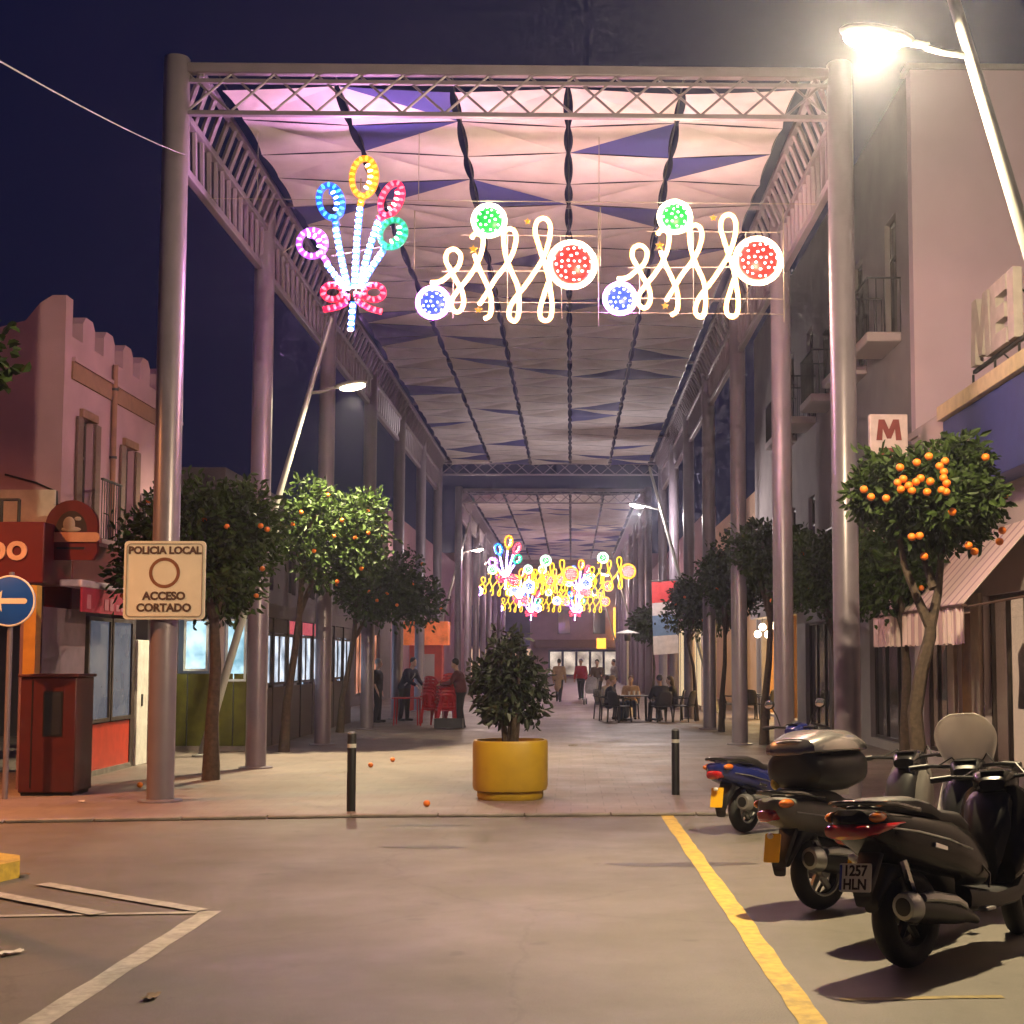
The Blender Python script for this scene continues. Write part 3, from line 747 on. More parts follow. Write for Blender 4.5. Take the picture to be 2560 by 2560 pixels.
std_tree('dim orange tree between the first and second right columns', (4.75, 26.5, ZP), (-.3, 0, 3.3), (.95, .9, .95), 4500, 27, 5, lean=(-.05, 0), th=2.2, r0=.09)
std_tree('dim orange tree behind the first right column under the vertical sign', (5.0, 22.2, ZP), (-.1, 0, 3.1), (.75, .7, .8), 3500, 28, 3, th=2.2, r0=.09)
std_tree('small far orange tree behind the seated group at right', (3.1, 56, ZP), (0, 0, 3.0), (.8, .8, .8), 1500, 29, 0, th=2.0, r0=.06, ln=.2)
std_tree('leafy tree poking in at the upper left edge above the traffic island', (-6.05, 12.4, .13), (.2, 0, 4.25), (.92, .9, .8), 1700, 30, 0, th=2.9, ln=.14, r0=.08)
# ficus in the round yellow planter
m_yel = M('yellow_plastic', (.46, .285, .012), .45, var=.1, scale=3, dirt=.5, dirtcol=(.25, .15, .02))
m_soil = M('soil', (.04, .03, .022), .95, bump=.6)
pl = thing('planter', 'round-cornered yellow plastic planter in the middle of the street', 'planter', (-.77, 18.98, ZP))
MB().lathe([(.40, 0), (.42, .03), (.42, .10), (.46, .115), (.475, .16), (.475, .70), (.462, .735), (.43, .735), (.42, .66)], 44, pw=.78).build('tub', m_yel, pl)
MB().lathe([(.418, .655), (.2, .675)], 30, pw=.78).build('soil', m_soil, pl)
tt = thing('potted_ficus', 'bushy dark ficus growing in the yellow planter', 'plant', (-.77, 18.98, ZP + .66))
mb = MB()
for i, (dx_, dy_) in enumerate(((.0, 0), (.06, .02), (-.06, .03), (.03, -.05))):
    mb.tube([(dx_, dy_, 0), (dx_ * 1.5, dy_ * 1.5, .3), (dx_ * 3.5, dy_ * 3, .75), (dx_ * 3, dy_ * 2, 1.2)], [.045, .035, .025, .012], 7)
mb.build('trunk', m_trunk, tt)
fb_ = [((-.03, 0, .80), (.33, .3, .34)), ((-.05, 0, 1.12), (.26, .24, .24)), ((-.34, .05, .94), (.17, .17, .15)), ((.30, .02, .78), (.18, .16, .17)), ((-.14, -.1, .48), (.24, .22, .17)), ((.17, .05, .44), (.2, .18, .14)), ((-.33, .05, .62), (.13, .17, .16)), ((.22, -.05, 1.02), (.16, .14, .15)), ((.0, 0, 1.36), (.16, .15, .12)), ((-.47, .0, 1.02), (.11, .1, .07)), ((.43, 0, .62), (.12, .1, .12)), ((.36, -.1, .45), (.09, .1, .09)), ((-.44, -.05, .76), (.08, .08, .1)), ((-.16, 0, 1.43), (.08, .07, .08)), ((.40, .0, .92), (.09, .08, .08)), ((-.3, 0, .36), (.1, .1, .08)), ((.3, .1, .30), (.1, .1, .06))]
vs, fs, _ = leaf_cloud(fb_, 2500, .11, .026, 77, shell=.2, droop=.6)
MB().add(vs, fs).build('crown', m_leafd, tt)

# ---------------------------------------------------------------- bollards, signs, cabinet
m_refl = M('reflective_band', (.5, .48, .45), .35)
def bollard(label, loc, h):
    t = thing('bollard', label, 'bollard', loc, group='black bollards on the kerb')
    MB().lathe([(.052, 0), (.052, h - .02), (.046, h), (.03, h + .008)], 20).build('post', m_black, t)
    MB().lathe([(.0535, h - .17), (.0535, h - .125)], 20).build('band', m_refl, t)
    MB().lathe([(.054, h - .012), (.047, h + .004), (.03, h + .014)], 20).build('cap', M('bollard_cap', (.12, .12, .12), .4), t)
bollard('black bollard at the kerb left of the yellow planter', (-2.55, 17.42, ZP), .9)
bollard('black bollard right of the yellow planter before the blue scooter', (1.36, 19.4, ZP), .84)
m_signw = M('sign_cream', (.66, .60, .50), .5, var=.05)
m_signe = M('sign_edge', (.30, .26, .22), .5)
m_ink = M('sign_brown_ink', (.09, .05, .035), .5)
def rrect(w_, h_, r, n=6):
    pts = []
    for cx, cz, a0 in ((w_ / 2 - r, h_ / 2 - r, 0), (-w_ / 2 + r, h_ / 2 - r, 90), (-w_ / 2 + r, -h_ / 2 + r, 180), (w_ / 2 - r, -h_ / 2 + r, 270)):
        for i in range(n + 1):
            a = R(a0 + 90 * i / n); pts.append((cx + r * math.cos(a), cz + r * math.sin(a)))
    return pts
fy = lambda u, v, d: (u, d, v)
sg = thing('police_sign', 'square cream police sign strapped to the first left column', 'sign', (-5.03, 18.40, 2.76))
MB().prism(rrect(1.0, .97, .05), fy, .0, .03).build('plate', m_signw, sg, smooth=False)
ring = rrect(.93, .90, .05); 
MB().tube([(u, -.003, v) for u, v in ring], .007, 6, closed=True).build('border_line', m_signe, sg)
ci = [(.19 * math.cos(a), .03 + .19 * math.sin(a)) for a in (2 * math.pi * q / 48 for q in range(48))]; ci2 = [(.15 * math.cos(a), .03 + .15 * math.sin(a)) for a in (2 * math.pi * q / 48 for q in range(48))]
MB().add([(u, -.004, v + .06) for u, v in ci] + [(u, -.004, v + .06) for u, v in ci2], [(k, (k + 1) % 48, 48 + (k + 1) % 48, 48 + k) for k in range(48)]).build('circle', M('sign_ring_brown', (.20, .075, .035), .5), sg, smooth=False)
text('POLICIA LOCAL', .125, m_ink, sg, at(FRONT, 0, -.004, .365), .002, .006)
text('ACCESO', .135, m_ink, sg, at(FRONT, 0, -.004, -.20), .002, .006)
text('CORTADO', .135, m_ink, sg, at(FRONT, 0, -.004, -.345), .002, .006)
for z in (-.3, .3): MB().lathe([(.175, z - .02), (.175, z + .02)], 24, (-.05, .22, 0)).build('clamp_band', m_alu, sg)
# blue round sign with a white arrow
bs = thing('direction_sign', 'round blue sign with a white arrow pointing left on a grey post', 'sign', (-7.12, 18.95, ZP))
MB().cyl((0, .03, 0), (0, .03, 2.86), .035, n=14).build('post', m_steel, bs)
dsc = MB().lathe([(.325, 0), (.325, .02), (.30, .03)], 40).build('disc', M('sign_blue', (.008, .07, .40), .35, var=.12, scale=5), bs)
dsc.matrix_local = Matrix.Translation((0, 0, 2.49)) @ Matrix.Rotation(R(90), 4, 'X')
MB().tube([(.313 * math.cos(a), -.022, 2.49 + .313 * math.sin(a)) for a in (2 * math.pi * q / 48 for q in range(48))], .014, 6, closed=True).build('rim', m_white, bs)
arrow = [(-.23, 0), (-.09, .135), (-.10, .035), (.20, .035), (.225, .015), (.225, -.015), (.20, -.035), (-.10, -.035), (-.09, -.135)]
MB().prism([(u, v + 2.49) for u, v in arrow][::-1], fy, -.036, -.031).build('arrow', m_signw, bs, smooth=False)
# red cabinet on the corner
m_redp = M('red_cabinet_paint', (.060, .007, .007), .45, var=.12, dirt=.25)
cb = thing('street_cabinet', 'tall dark red metal cabinet standing before the red corner bar', 'cabinet', (-6.76, 19.75, ZP))
MB().bb(-.36, .36, -.35, .35, .04, 1.52).build('body', m_redp, cb, bevel=.015)
MB().bb(-.33, .33, -.32, .32, 0, .04).build('plinth', m_dark, cb)
MB().bb(-.39, .39, -.38, .38, 1.521, 1.56).build('lid', m_redp, cb, bevel=.012)
MB().bb(-.04, .17, -.362, -.351, .78, 1.32).build('display_window', m_glass, cb)
MB().bb(-.06, .19, -.358, -.3505, .76, 1.34).build('window_frame', m_dark, cb)
MB().bb(-.21, -.195, -.356, -.3505, .1, 1.48).build('door_seam', m_dark, cb)
# ---------------------------------------------------------------- buildings
def wall(mb, axis, pos, thick, u0, u1, z0, z1, holes=()):
    # axis 'X': wall in the plane x=pos running along y; axis 'Y': plane y=pos running along x; thick goes away from the street
    us = sorted({u0, u1, *[q for h in holes for q in h[:2]]})
    for a, b in zip(us, us[1:]):
        hs = sorted([(h[2], h[3]) for h in holes if h[0] <= a + 1e-6 and h[1] >= b - 1e-6]); z = z0; runs = []
        for c, d in hs:
            if c > z: runs.append((z, c))
            z = d
        if z < z1: runs.append((z, z1))
        for c, d in runs:
            if axis == 'X': mb.bb(min(pos, pos + thick), max(pos, pos + thick), a, b, c, d)
            else: mb.bb(a, b, min(pos, pos + thick), max(pos, pos + thick), c, d)
def window(par, axis, pos, inn, u0, u1, z0, z1, fm, pm, bars=1, name='window', trans=0, fw=.06):
    # pos: outer wall face, inn: direction sign into the wall; frame set back 0.1 m
    d0, d1 = pos + inn * .10, pos + inn * .16
    def bx(mb, a, b, c, d, e=0):
        if axis == 'X': mb.bb(min(d0 - inn * e, d1), max(d0 - inn * e, d1), a, b, c, d)
        else: mb.bb(a, b, min(d0 - inn * e, d1), max(d0 - inn * e, d1), c, d)
    mb = MB(); bx(mb, u0, u0 + fw, z0, z1); bx(mb, u1 - fw, u1, z0, z1); bx(mb, u0 + fw, u1 - fw, z0, z0 + fw); bx(mb, u0 + fw, u1 - fw, z1 - fw, z1)
    for i in range(bars):
        q = u0 + (u1 - u0) * (i + 1) / (bars + 1); bx(mb, q - fw * .4, q + fw * .4, z0 + fw, z1 - fw, .004)
    if trans: bx(mb, u0 + fw, u1 - fw, z0 + (z1 - z0) * .68, z0 + (z1 - z0) * .68 + fw * .7, .008)
    o = mb.build(name, fm, par, smooth=False)
    p0 = pos + inn * .13; g = MB()
    if axis == 'X': g.bb(min(p0, p0 + inn * .01), max(p0, p0 + inn * .01), u0 + fw * .5, u1 - fw * .5, z0 + fw * .5, z1 - fw * .5)
    else: g.bb(u0 + fw * .5, u1 - fw * .5, min(p0, p0 + inn * .01), max(p0, p0 + inn * .01), z0 + fw * .5, z1 - fw * .5)
    g.build('pane', pm, o, smooth=False)
    return o
m_pinkw = M('pink_render', (.40, .235, .28), .9, var=.1, scale=1.5, bump=.15, dirt=.3, dirtcol=(.28, .16, .19))
m_band = M('terracotta_band', (.26, .13, .085), .85, var=.12, dirt=.3)
m_frame_d = M('dark_window_frame', (.05, .035, .03), .5)
m_pale = M('pale_render', (.48, .41, .41), .9, var=.07, scale=1.2, bump=.12, dirt=.25, dirtcol=(.42, .34, .32))
m_grey = M('grey_render', (.30, .27, .27), .9, var=.1, scale=1.2, bump=.12, dirt=.35, dirtcol=(.16, .14, .14))
m_peach = M('peach_render', (.58, .38, .26), .9, var=.08, scale=1.2, dirt=.2, dirtcol=(.4, .25, .18))
m_stone = M('door_stone', (.60, .50, .39), .8, var=.12, bump=.2)
m_wood = M('brown_wood', (.30, .14, .045), .5, var=.25, scale=10)
m_metald = M('dark_iron', (.03, .03, .032), .5, .3)
# --- left corner building
lb = thing('corner_building', 'pink two-storey house with stepped parapet at the left corner', 'building', (0, 0, 0))
w1 = [(22.3, 22.85, 3.6, 5.42), (24.45, 25.0, 3.6, 5.30), (26.6, 27.15, 3.6, 5.3)]
mb = MB(); wall(mb, 'X', -7.4, -.3, 21.8, 27.9, 2.9, 6.55, w1); mb.build('side_wall', m_pinkw, lb, smooth=False)
mb = MB(); wall(mb, 'Y', 21.5, .3, -14, -7.4, 2.9, 6.4); mb.build('front_wall', m_pinkw, lb, smooth=False)
gp = [(-14, 6.4), (-8.6, 6.4), (-8.35, 6.62), (-7.98, 6.72), (-7.78, 6.98), (-7.6, 7.1), (-7.4, 7.1), (-7.4, 6.4)]
MB().prism(gp[::-1], fy, 21.5, 21.8).build('gable_parapet', m_pinkw, lb, smooth=False)
MB().bb(-7.398, -7.37, 21.8, 27.9, 5.92, 6.18).build('cornice_band', m_band, lb)
MB().bb(-7.398, -7.34, 21.8, 27.9, 6.181, 6.24).build('cornice_trim', m_pinkw, lb)
for i, y in enumerate((22.55, 23.55, 24.55, 25.55, 26.55, 27.55)):
    MB().prism([(-.28, 0), (.28, 0), (.28, .3), (.16, .42), (-.16, .42), (-.28, .3)], lambda u, v, d: (d, y + u, 6.55 + v), -7.68, -7.4).build('merlon', m_pinkw, lb, smooth=False)
for a, b, c, d in w1:
    window(lb, 'X', -7.4, -1, a, b, c, d, m_frame_d, m_glass, 1, trans=1)
    MB().bb(-7.4, -7.34, a - .09, b + .09, d, d + .12).build('window_hood', m_band, lb)
    bo = MB().bb(-7.4, -6.98, a - .2, b + .2, c - .1, c - .02).build('balcony', m_pinkw, lb, bevel=.01)
    rl = MB()
    for q in range(9): rl.cyl((-7.0, a - .18 + (b - a + .36) * q / 8, c - .02), (-7.0, a - .18 + (b - a + .36) * q / 8, c + .85), .008, n=5)
    rl.bb(-7.02, -6.98, a - .2, b + .2, c + .85, c + .88); rl.build('railing', m_metald, bo)
MB().tube([(-7.34, 23.7, 6.5), (-7.34, 23.7, 3.6)], .045, 10).build('downpipe', m_band, lb)
for z in (3.9, 5.0, 6.1): MB().lathe([(.06, -.02), (.06, .02)], 12, (-7.34, 23.7, z)).build('pipe_clip', m_metald, lb)
MB().tube([(-7.375, 21.82, 3.75), (-7.375, 23.2, 3.66), (-7.375, 25.0, 3.72), (-7.375, 27.8, 3.64)], .014, 6).build('facade_cable', m_metald, lb)
MB().tube([(-8.2, 21.48, 4.45), (-7.75, 21.48, 4.33), (-7.45, 21.48, 4.20), (-7.42, 21.48, 3.75)], .016, 6).build('facade_cable', m_metald, lb)
ac = MB().bb(-7.37, -7.08, 25.35, 26.05, 4.1, 4.62).build('air_conditioner', m_pale, lb, bevel=.02)
MB().lathe([(.2, 0), (.2, .012)], 20).build('fan_grille', m_metald, ac).matrix_local = Matrix.Translation((-7.08, 25.62, 4.36)) @ Matrix.Rotation(R(90), 4, 'Y')
for a, b, c, d in w1:
    for q in (0, 1): MB().bb(-7.385, -7.35, (a - .02 - .24) if q == 0 else b + .02, (a - .02) if q == 0 else b + .26, c + .05, d - .02).build('shutter', M('brown_shutter', (.13, .07, .055), .7, var=.25, scale=25), lb)
# --- ground floor bar
m_redf = M('red_fascia', (.11, .007, .010), .42, var=.1, dirt=.2, dirtcol=(.06, .008, .007))
m_pink = M('pink_awning', (.45, .03, .08), .6)
br_ = thing('corner_bar', 'red-fronted corner bar with glass doors and a red lettered fascia under the pink house', 'shop', (0, 0, 0))
MB().bb(-14, -7.21, 20.35, 21.48, 2.82, 3.66).build('front_fascia', m_redf, br_, bevel=.02)
MB().bb(-7.60, -7.2, 21.5, 25.4, 2.5, 3.55).build('side_fascia', m_redf, br_, bevel=.02)
text('po', .52, M('fascia_letters', (.62, .36, .26), .5), br_, at(FRONT, -7.70, 20.335, 3.30), .012, .012)
MB().bb(-9.5, -7.45, 21.40, 21.46, 3.66, 4.22).build('cream_board', M('cream_board', (.55, .50, .42), .7), br_)
rk = MB()
for x in (-7.86, -7.62): rk.cyl((x, 20.5, 3.66), (x, 20.5, 3.98), .025, n=8)
rk.cyl((-9.2, 20.5, 3.98), (-7.62, 20.5, 3.98), .02, n=8); rk.build('sign_rail', m_metald, br_)
# projecting arched sign
ar = bpy.data.objects.new('arched_sign', None); COL.objects.link(ar); ar.parent = br_; ar.location = (-6.98, 20.75, 3.16)
arch = [(-.33, 0), (.30, 0), (.36, .1), (.36, .48)] + [(.36 * math.cos(a), .48 + .36 * math.sin(a)) for a in (math.pi * q / 14 for q in range(1, 14))] + [(-.36, .48), (-.36, .1)]
MB().prism(arch, fy, 0, .1).build('board', m_redf, ar, smooth=False)
pc = [(.22 * math.cos(a), .40 + .29 * math.sin(a)) for a in (math.pi * q / 18 for q in range(19))]
MB().add([(u, -.004, v) for u, v in pc], [tuple(range(19))]).build('emblem_field', M('emblem_dark', (.02, .012, .012), .5), ar, smooth=False)
em = MB(); em.ell((-.03, -.01, .50), (.085, .012, .11), 12, 8); em.ell((.0, -.01, .43), (.14, .01, .04), 12, 6); em.ell((.09, -.01, .58), (.05, .01, .03), 10, 6); em.build('emblem', M('emblem_grey', (.28, .24, .22), .6), ar)
MB().prism(rrect(.80, .135, .06), lambda u, v, d: (u, d, v + .32), -.03, -.006).build('ribbon', M('ribbon_tan', (.50, .24, .15), .6), ar, smooth=False)
MB().bb(-.20, .19, -.006, -.001, .15, .185).build('faded_line', m_dark, ar)
# side shopfront
MB().bb(-7.50, -7.2, 20.36, 22.15, .0, 2.5).build('corner_pier', M('purple_tile', (.20, .12, .17), .5), br_)
MB().bb(-7.24, -7.2, 22.2, 24.45, .06, .80).build('red_panel', M('bright_red_panel', (.50, .045, .02), .4), br_, bevel=.01)
MB().bb(-7.22, -7.17, 22.15, 24.5, ZP, .11).build('sill', m_kerb, br_)
for a, b in ((22.2, 23.3), (23.36, 24.45)):
    window(br_, 'X', -7.06, -1, a, b, .82, 2.42, m_frame_d, M('bar_glass', (.09, .10, .13), .08, var=.4, scale=1.4, emit=.10, ecol=(.35, .40, .55)), 0)
MB().bb(-7.55, -7.2, 24.5, 24.7, 0, 2.5).build('pier', m_frame_d, br_)
MB().bb(-7.30, -7.16, 24.72, 25.35, ZP, 2.1).build('white_door', m_white, br_, bevel=.01)
MB().bb(-7.16, -7.14, 24.95, 25.0, 1.0, 1.2).build('door_handle', m_metald, br_)
aw = MB().bb(-7.18, -6.86, 20.9, 23.7, 2.80, 2.90).build('awning_box', M('awning_cassette', (.6, .45, .6), .5), br_, bevel=.02)
MB().bb(-6.90, -6.87, 20.95, 23.2, 2.45, 2.795).build('valance', m_pink, aw)
text('Ca po', .24, M('valance_letters', (.62, .20, .30), .6), aw, at(RIGHTW, -6.862, 22.2, 2.62), .002, .004) if False else None
for y, h in ((21.15, .2), (21.95, .16), (22.2, .18), (22.5, .1), (22.75, .1)): MB().bb(-6.868, -6.862, y, y + .17, 2.5, 2.5 + h).build('faded_letter', M('valance_letters', (.62, .20, .30), .6), aw)
# yellow lit post by the cabinet
MB().bb(-7.36, -7.2, 20.1, 20.3, ZP, 2.78).build('yellow_post', M('ochre_post', (.55, .30, .06), .5), br_)

# --- glazed terrace pavilion on the left
m_cyan = E2('cold_lit_glass', (.20, .50, .66), (.55, .80, .9), .55, 1.0, 2.5); m_coldw = E2('cold_white_glass', (.28, .36, .46), (.7, .78, .9), .45, .95, 1.8)
m_olive = M('olive_panel', (.10, .105, .012), .55, var=.2, dirt=.4, dirtcol=(.035, .04, .01))
pv = thing('terrace_pavilion', 'glazed bar terrace with olive panels and cold-lit windows behind the left trees', 'kiosk', (0, 0, 0))
MB().bb(-8.2, -6.1, 28.6, 41.5, 2.62, 2.9).build('roof', m_frame_d, pv)
for i in range(4): MB().bb(-7.8 + .44 * i, -7.8 + .44 * i + .42, 28.72, 28.78, .12, 1.5).build('olive_panel', m_olive, pv, bevel=.008)
MB().bb(-7.85, -6.0, 28.66, 28.84, .0, .12).build('plinth', m_kerb, pv)
for a, b, zz in ((-7.45, -6.98, 1.55), (-6.65, -6.25, 1.35)):
    window(pv, 'Y', 28.60, 1, a, b, zz, 2.55, M('cyan_frame', (.6, .7, .75), .4), m_cyan, 0, fw=.045)
MB().bb(-6.95, -6.68, 28.70, 28.80, 1.5, 2.62).build('post', m_pale, pv); MB().bb(-6.2, -6.08, 28.66, 28.84, 0, 2.62).build('post', m_frame_d, pv)
for i in range(8):
    y = 28.95 + i * 1.55
    MB().bb(-6.16, -6.06, y - .09, y, 0, 2.62).build('post', m_frame_d, pv)
    window(pv, 'X', -6.0, -1, y + .02, y + 1.44, 1.25, 2.3, m_frame_d, m_coldw, 1, fw=.05)
    MB().bb(-6.14, -6.09, y + .02, y + 1.44, 2.32, 2.6).build('sign_panel', M('red_lit_panel', (.6, .06, .08), .5, emit=.35, ecol=(.7, .1, .15)) if i in (2, 3, 4) else m_frame_d, pv)
    MB().bb(-6.15, -6.08, y + .02, y + 1.44, ZP, 1.2).build('lower_panel', M('brown_panel', (.06, .035, .03), .5), pv)
MB().bb(-8.2, -7.6, 28.9, 41.5, 0, 2.6).build('back_wall', m_coldw if False else m_grey, pv)
# --- blue-white lit shops further along the left
m_cshop = E2('cold_shop_glass', (.30, .42, .60), (.6, .75, 1), .5, 1.1, 1.2); m_rshop = E2('red_shop_glass', (.4, .12, .06), (.9, .35, .2), .4, .7, 1.2)
ls = thing('left_terrace_building', 'dark grey row of houses behind the left columns', 'building', (0, 0, 0))
wn = [(35.5 + 3.2 * i, 36.7 + 3.2 * i, 3.6, 5.4) for i in range(9)]
gs = [(42.6 + 4.2 * i, 45.4 + 4.2 * i, .4, 2.8) for i in range(5)]
mb = MB(); wall(mb, 'X', -8.0, -.3, 34.2, 66, 0, 6.2, wn + gs); mb.build('wall', M('dark_render', (.13, .105, .115), .9, var=.15, scale=1.2, dirt=.3), ls, smooth=False)
MB().bb(-14, -8.3, 34.2, 34.5, 0, 6.2).build('end_wall', MATS['dark_render'], ls)
for h in wn: window(ls, 'X', -8.0, -1, *h, m_frame_d, m_glass, 1)
for i, h in enumerate(gs): window(ls, 'X', -8.0, -1, *h, m_frame_d, m_cshop if i < 3 else m_rshop, 2, name='shop_window')
rs_ = thing('red_kiosk', 'small bright red kiosk with an orange sign behind the two men', 'kiosk', (-4.9, 50.5, ZP))
MB().bb(-.55, .55, -.4, .4, 0, 2.2).build('body', M('kiosk_red', (.5, .05, .03), .5), rs_, bevel=.02)
MB().bb(-.75, .75, -.45, .45, 2.2, 3.0).build('sign_box', M('kiosk_orange', (.7, .16, .04), .5, emit=.22, ecol=(.9, .18, .04), var=.5, scale=3), rs_, bevel=.02)
MB().bb(-.3, .3, -.412, -.4, .9, 1.9).build('notice_board', m_pale, rs_)
fl = thing('far_left_building', 'long mauve block behind the far left columns', 'building', (0, 0, 0))
mb = MB(); wn = [(68 + 4 * i, 69.4 + 4 * i, 4, 6) for i in range(12)]
wall(mb, 'X', -8.2, -.3, 66.2, 122, 0, 8.5, wn); mb.build('wall', m_pinkw, fl, smooth=False)
for h in wn: window(fl, 'X', -8.2, -1, *h, m_frame_d, m_glass, 1)

# --- right shop building with wall letters
rb = thing('right_shop_building', 'low shop at right with rooftop capital letters, blue fascia and an awning below', 'building', (0, 0, 0))
hl = [(19.0, 21.45, .25, 2.7), (22.0, 22.9, .08, 2.5), (23.4, 25.2, .25, 2.5), (12.2, 18.3, .06, 3.6)]
mb = MB(); wall(mb, 'X', 6.0, .4, 8, 25.8, 0, 5.62, hl); mb.build('wall', m_pale, rb, smooth=False)
MB().bb(5.95, 14, 7.9, 25.84, 5.62, 5.74).build('roof', m_pale, rb)
MB().bb(6.0, 6.03, 20.0, 20.1, 3, 11.1).build('seam', m_pale, rb) if False else None
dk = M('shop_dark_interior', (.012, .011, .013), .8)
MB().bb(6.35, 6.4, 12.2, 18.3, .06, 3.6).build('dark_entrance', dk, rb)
MB().bb(6.41, 6.45, 18.5, 25.6, 0.06, 3).build('interior_wall', M('shop_interior', (.30, .22, .16), .8, emit=.75, ecol=(.9, .58, .36), var=.6, scale=2), rb)
window(rb, 'X', 6.0, 1, 23.4, 25.2, .25, 2.5, m_frame_d, M('shop_glass', (.10, .085, .08), .06, var=.5, scale=2, alpha=.4), 2, name='shop_window')
MB().bb(6.05, 6.10, 22.02, 22.88, .1, 2.48).build('wooden_door', m_wood, rb, bevel=.01)
MB().bb(6.03, 6.05, 22.12, 22.14, 1.0, 1.3).build('door_handle', m_alu, rb)
MB().bb(5.94, 6.0, 21.5, 21.95, ZP, 2.75).build('stone_pilaster', m_stone, rb, bevel=.01); MB().bb(5.94, 6.0, 22.95, 23.35, ZP, 2.75).build('stone_pilaster', m_stone, rb, bevel=.01)
MB().bb(5.94, 6.0, 18.45, 18.9, ZP, 2.75).build('stone_pilaster', m_stone, rb, bevel=.01)
window(rb, 'X', 6.0, 1, 19.0, 21.45, .25, 2.7, m_frame_d, M('shop_glass', (.10, .085, .08), .06), 2, name='shop_window')
for y, c in ((23.7, (.45, .30, .10)), (24.1, (.5, .08, .07)), (24.5, (.5, .5, .52)), (24.9, (.3, .18, .1)), (19.5, (.45, .3, .12)), (20.3, (.2, .15, .12))):
    gm = MB().loft([(0, 0, .05, .04), (.15, 0, .17, .09), (.5, 0, .15, .08), (.9, 0, .2, .1)], 12); o = gm.build('garment', M('garment_%d' % int(c[0] * 100 + c[1] * 10), c, .8), rb)
    o.matrix_local = Matrix.Translation((6.26, y, 2.0)) @ Matrix.Rotation(R(90), 4, 'Y')
# wall letters M E and the stem of the next one, on a rail
ml = M('wall_letters', (.50, .43, .41), .5)
for ch, y, wd in (('M', 20.3, 1), ('E', 19.42, 1), ('I', 18.85, 1)):
    block_letter(ch, .98 if ch == 'M' else .95, .92, ml, rb, at(LEFTW, 5.83, y, 6.40), .12, 'rooftop_letter')
MB().bb(5.78, 5.83, 18.2, 20.95, 5.88, 5.93).build('letter_rail', m_metald, rb)
for y in (18.8, 19.9, 21.0): MB().bb(5.79, 5.82, y, y + .03, 5.5, 5.88).build('rail_bracket', m_metald, rb); MB().cyl((5.83, y, 6.6), (6.7, y, 5.75), .014, n=5).build('rail_stay', m_metald, rb)
# blue fascia with pale yellow top
MB().bb(5.60, 6.0, 14, 22.0, 4.2, 5.35).build('blue_fascia', M('fascia_blue', (.035, .05, .22), .5, var=.1), rb, bevel=.01)
MB().bb(5.52, 6.0, 13.98, 22.05, 5.36, 5.58).build('fascia_trim', M('trim_cream', (.60, .48, .30), .6), rb, bevel=.01)
MB().bb(5.62, 6.0, 22.06, 23.7, 4.5, 5.50).build('white_box', m_pale, rb, bevel=.01)
# striped awning
m_aw = M('awning_cloth', (.74, .58, .54), .85, var=.04); m_aw2 = M('awning_stripe', (.46, .30, .32), .85, var=.04); m_bar = M('awning_bar', (.10, .05, .045), .5)
an = thing('striped_awning', 'open pink and cream striped awning with a pleated valance over the shop at right', 'awning', (0, 18.7, 0))
n = 56; Lw = 5.6
i = 0
while i < n:
    st = i % 4 == 3; j = i + 1 if st else i + 3
    y0, y1 = Lw * i / n, Lw * min(j, n) / n
    MB().add([(5.98, y0, 3.62), (5.98, y1, 3.62), (4.98, y1, 2.50), (4.98, y0, 2.50), (5.98, y0, 3.605), (5.98, y1, 3.605), (4.98, y1, 2.485), (4.98, y0, 2.485)], [(0, 1, 2, 3), (7, 6, 5, 4), (0, 3, 7, 4), (1, 5, 6, 2)]).build('cloth_stripe' if st else 'cloth_panel', m_aw2 if st else m_aw, an, smooth=False)
    mv = MB(); q = lambda e: (4.975 + .018 * math.sin(e * 1.05) + .012 * math.sin(e * .37), Lw * e / 224)
    for e in range(i * 4, min(j, n) * 4):
        (xa_, ya), (xb_, yb) = q(e), q(e + 1); za, zb = 1.98 + .012 * math.sin(e * .5), 1.98 + .012 * math.sin((e + 1) * .5)
        mv.add([(xa_, ya, 2.45), (xb_, yb, 2.45), (xb_, yb, zb), (xa_, ya, za)], [(0, 1, 2, 3)])
    mv.build('valance_stripe' if st else 'valance_panel', m_aw2 if st else m_aw, an)
    i = j
MB().bb(4.95, 5.01, -.05, Lw + .05, 2.452, 2.484).build('front_bar', m_bar, an)
for y in (.15, Lw - .15): MB().cyl((4.98, y, 2.44), (5.99, y, 2.62), .018, n=6).build('folding_arm', m_bar, an)
# vertical projecting sign
vs_ = thing('vertical_shop_sign', 'tall white projecting sign with dark red capital letters behind the fruit tree', 'sign', (4.98, 23.0, 3.2))
MB().bb(-.30, .30, -.08, .08, 0, 2.42).build('panel', M('sign_white_pink', (.66, .54, .50), .5, emit=.03), vs_, bevel=.015)
m_mar = M('maroon_letters', (.22, .035, .03), .5)
for ch, z in (('M', 2.17), ('E', 1.72), ('O', .27)): block_letter(ch, .40, .33, m_mar, vs_, at(FRONT, 0, -.081, z), .006)
for z in (.5, 1.9): MB().bb(.30, 1.02, -.03, .03, z, z + .05).build('bracket', m_metald, vs_)

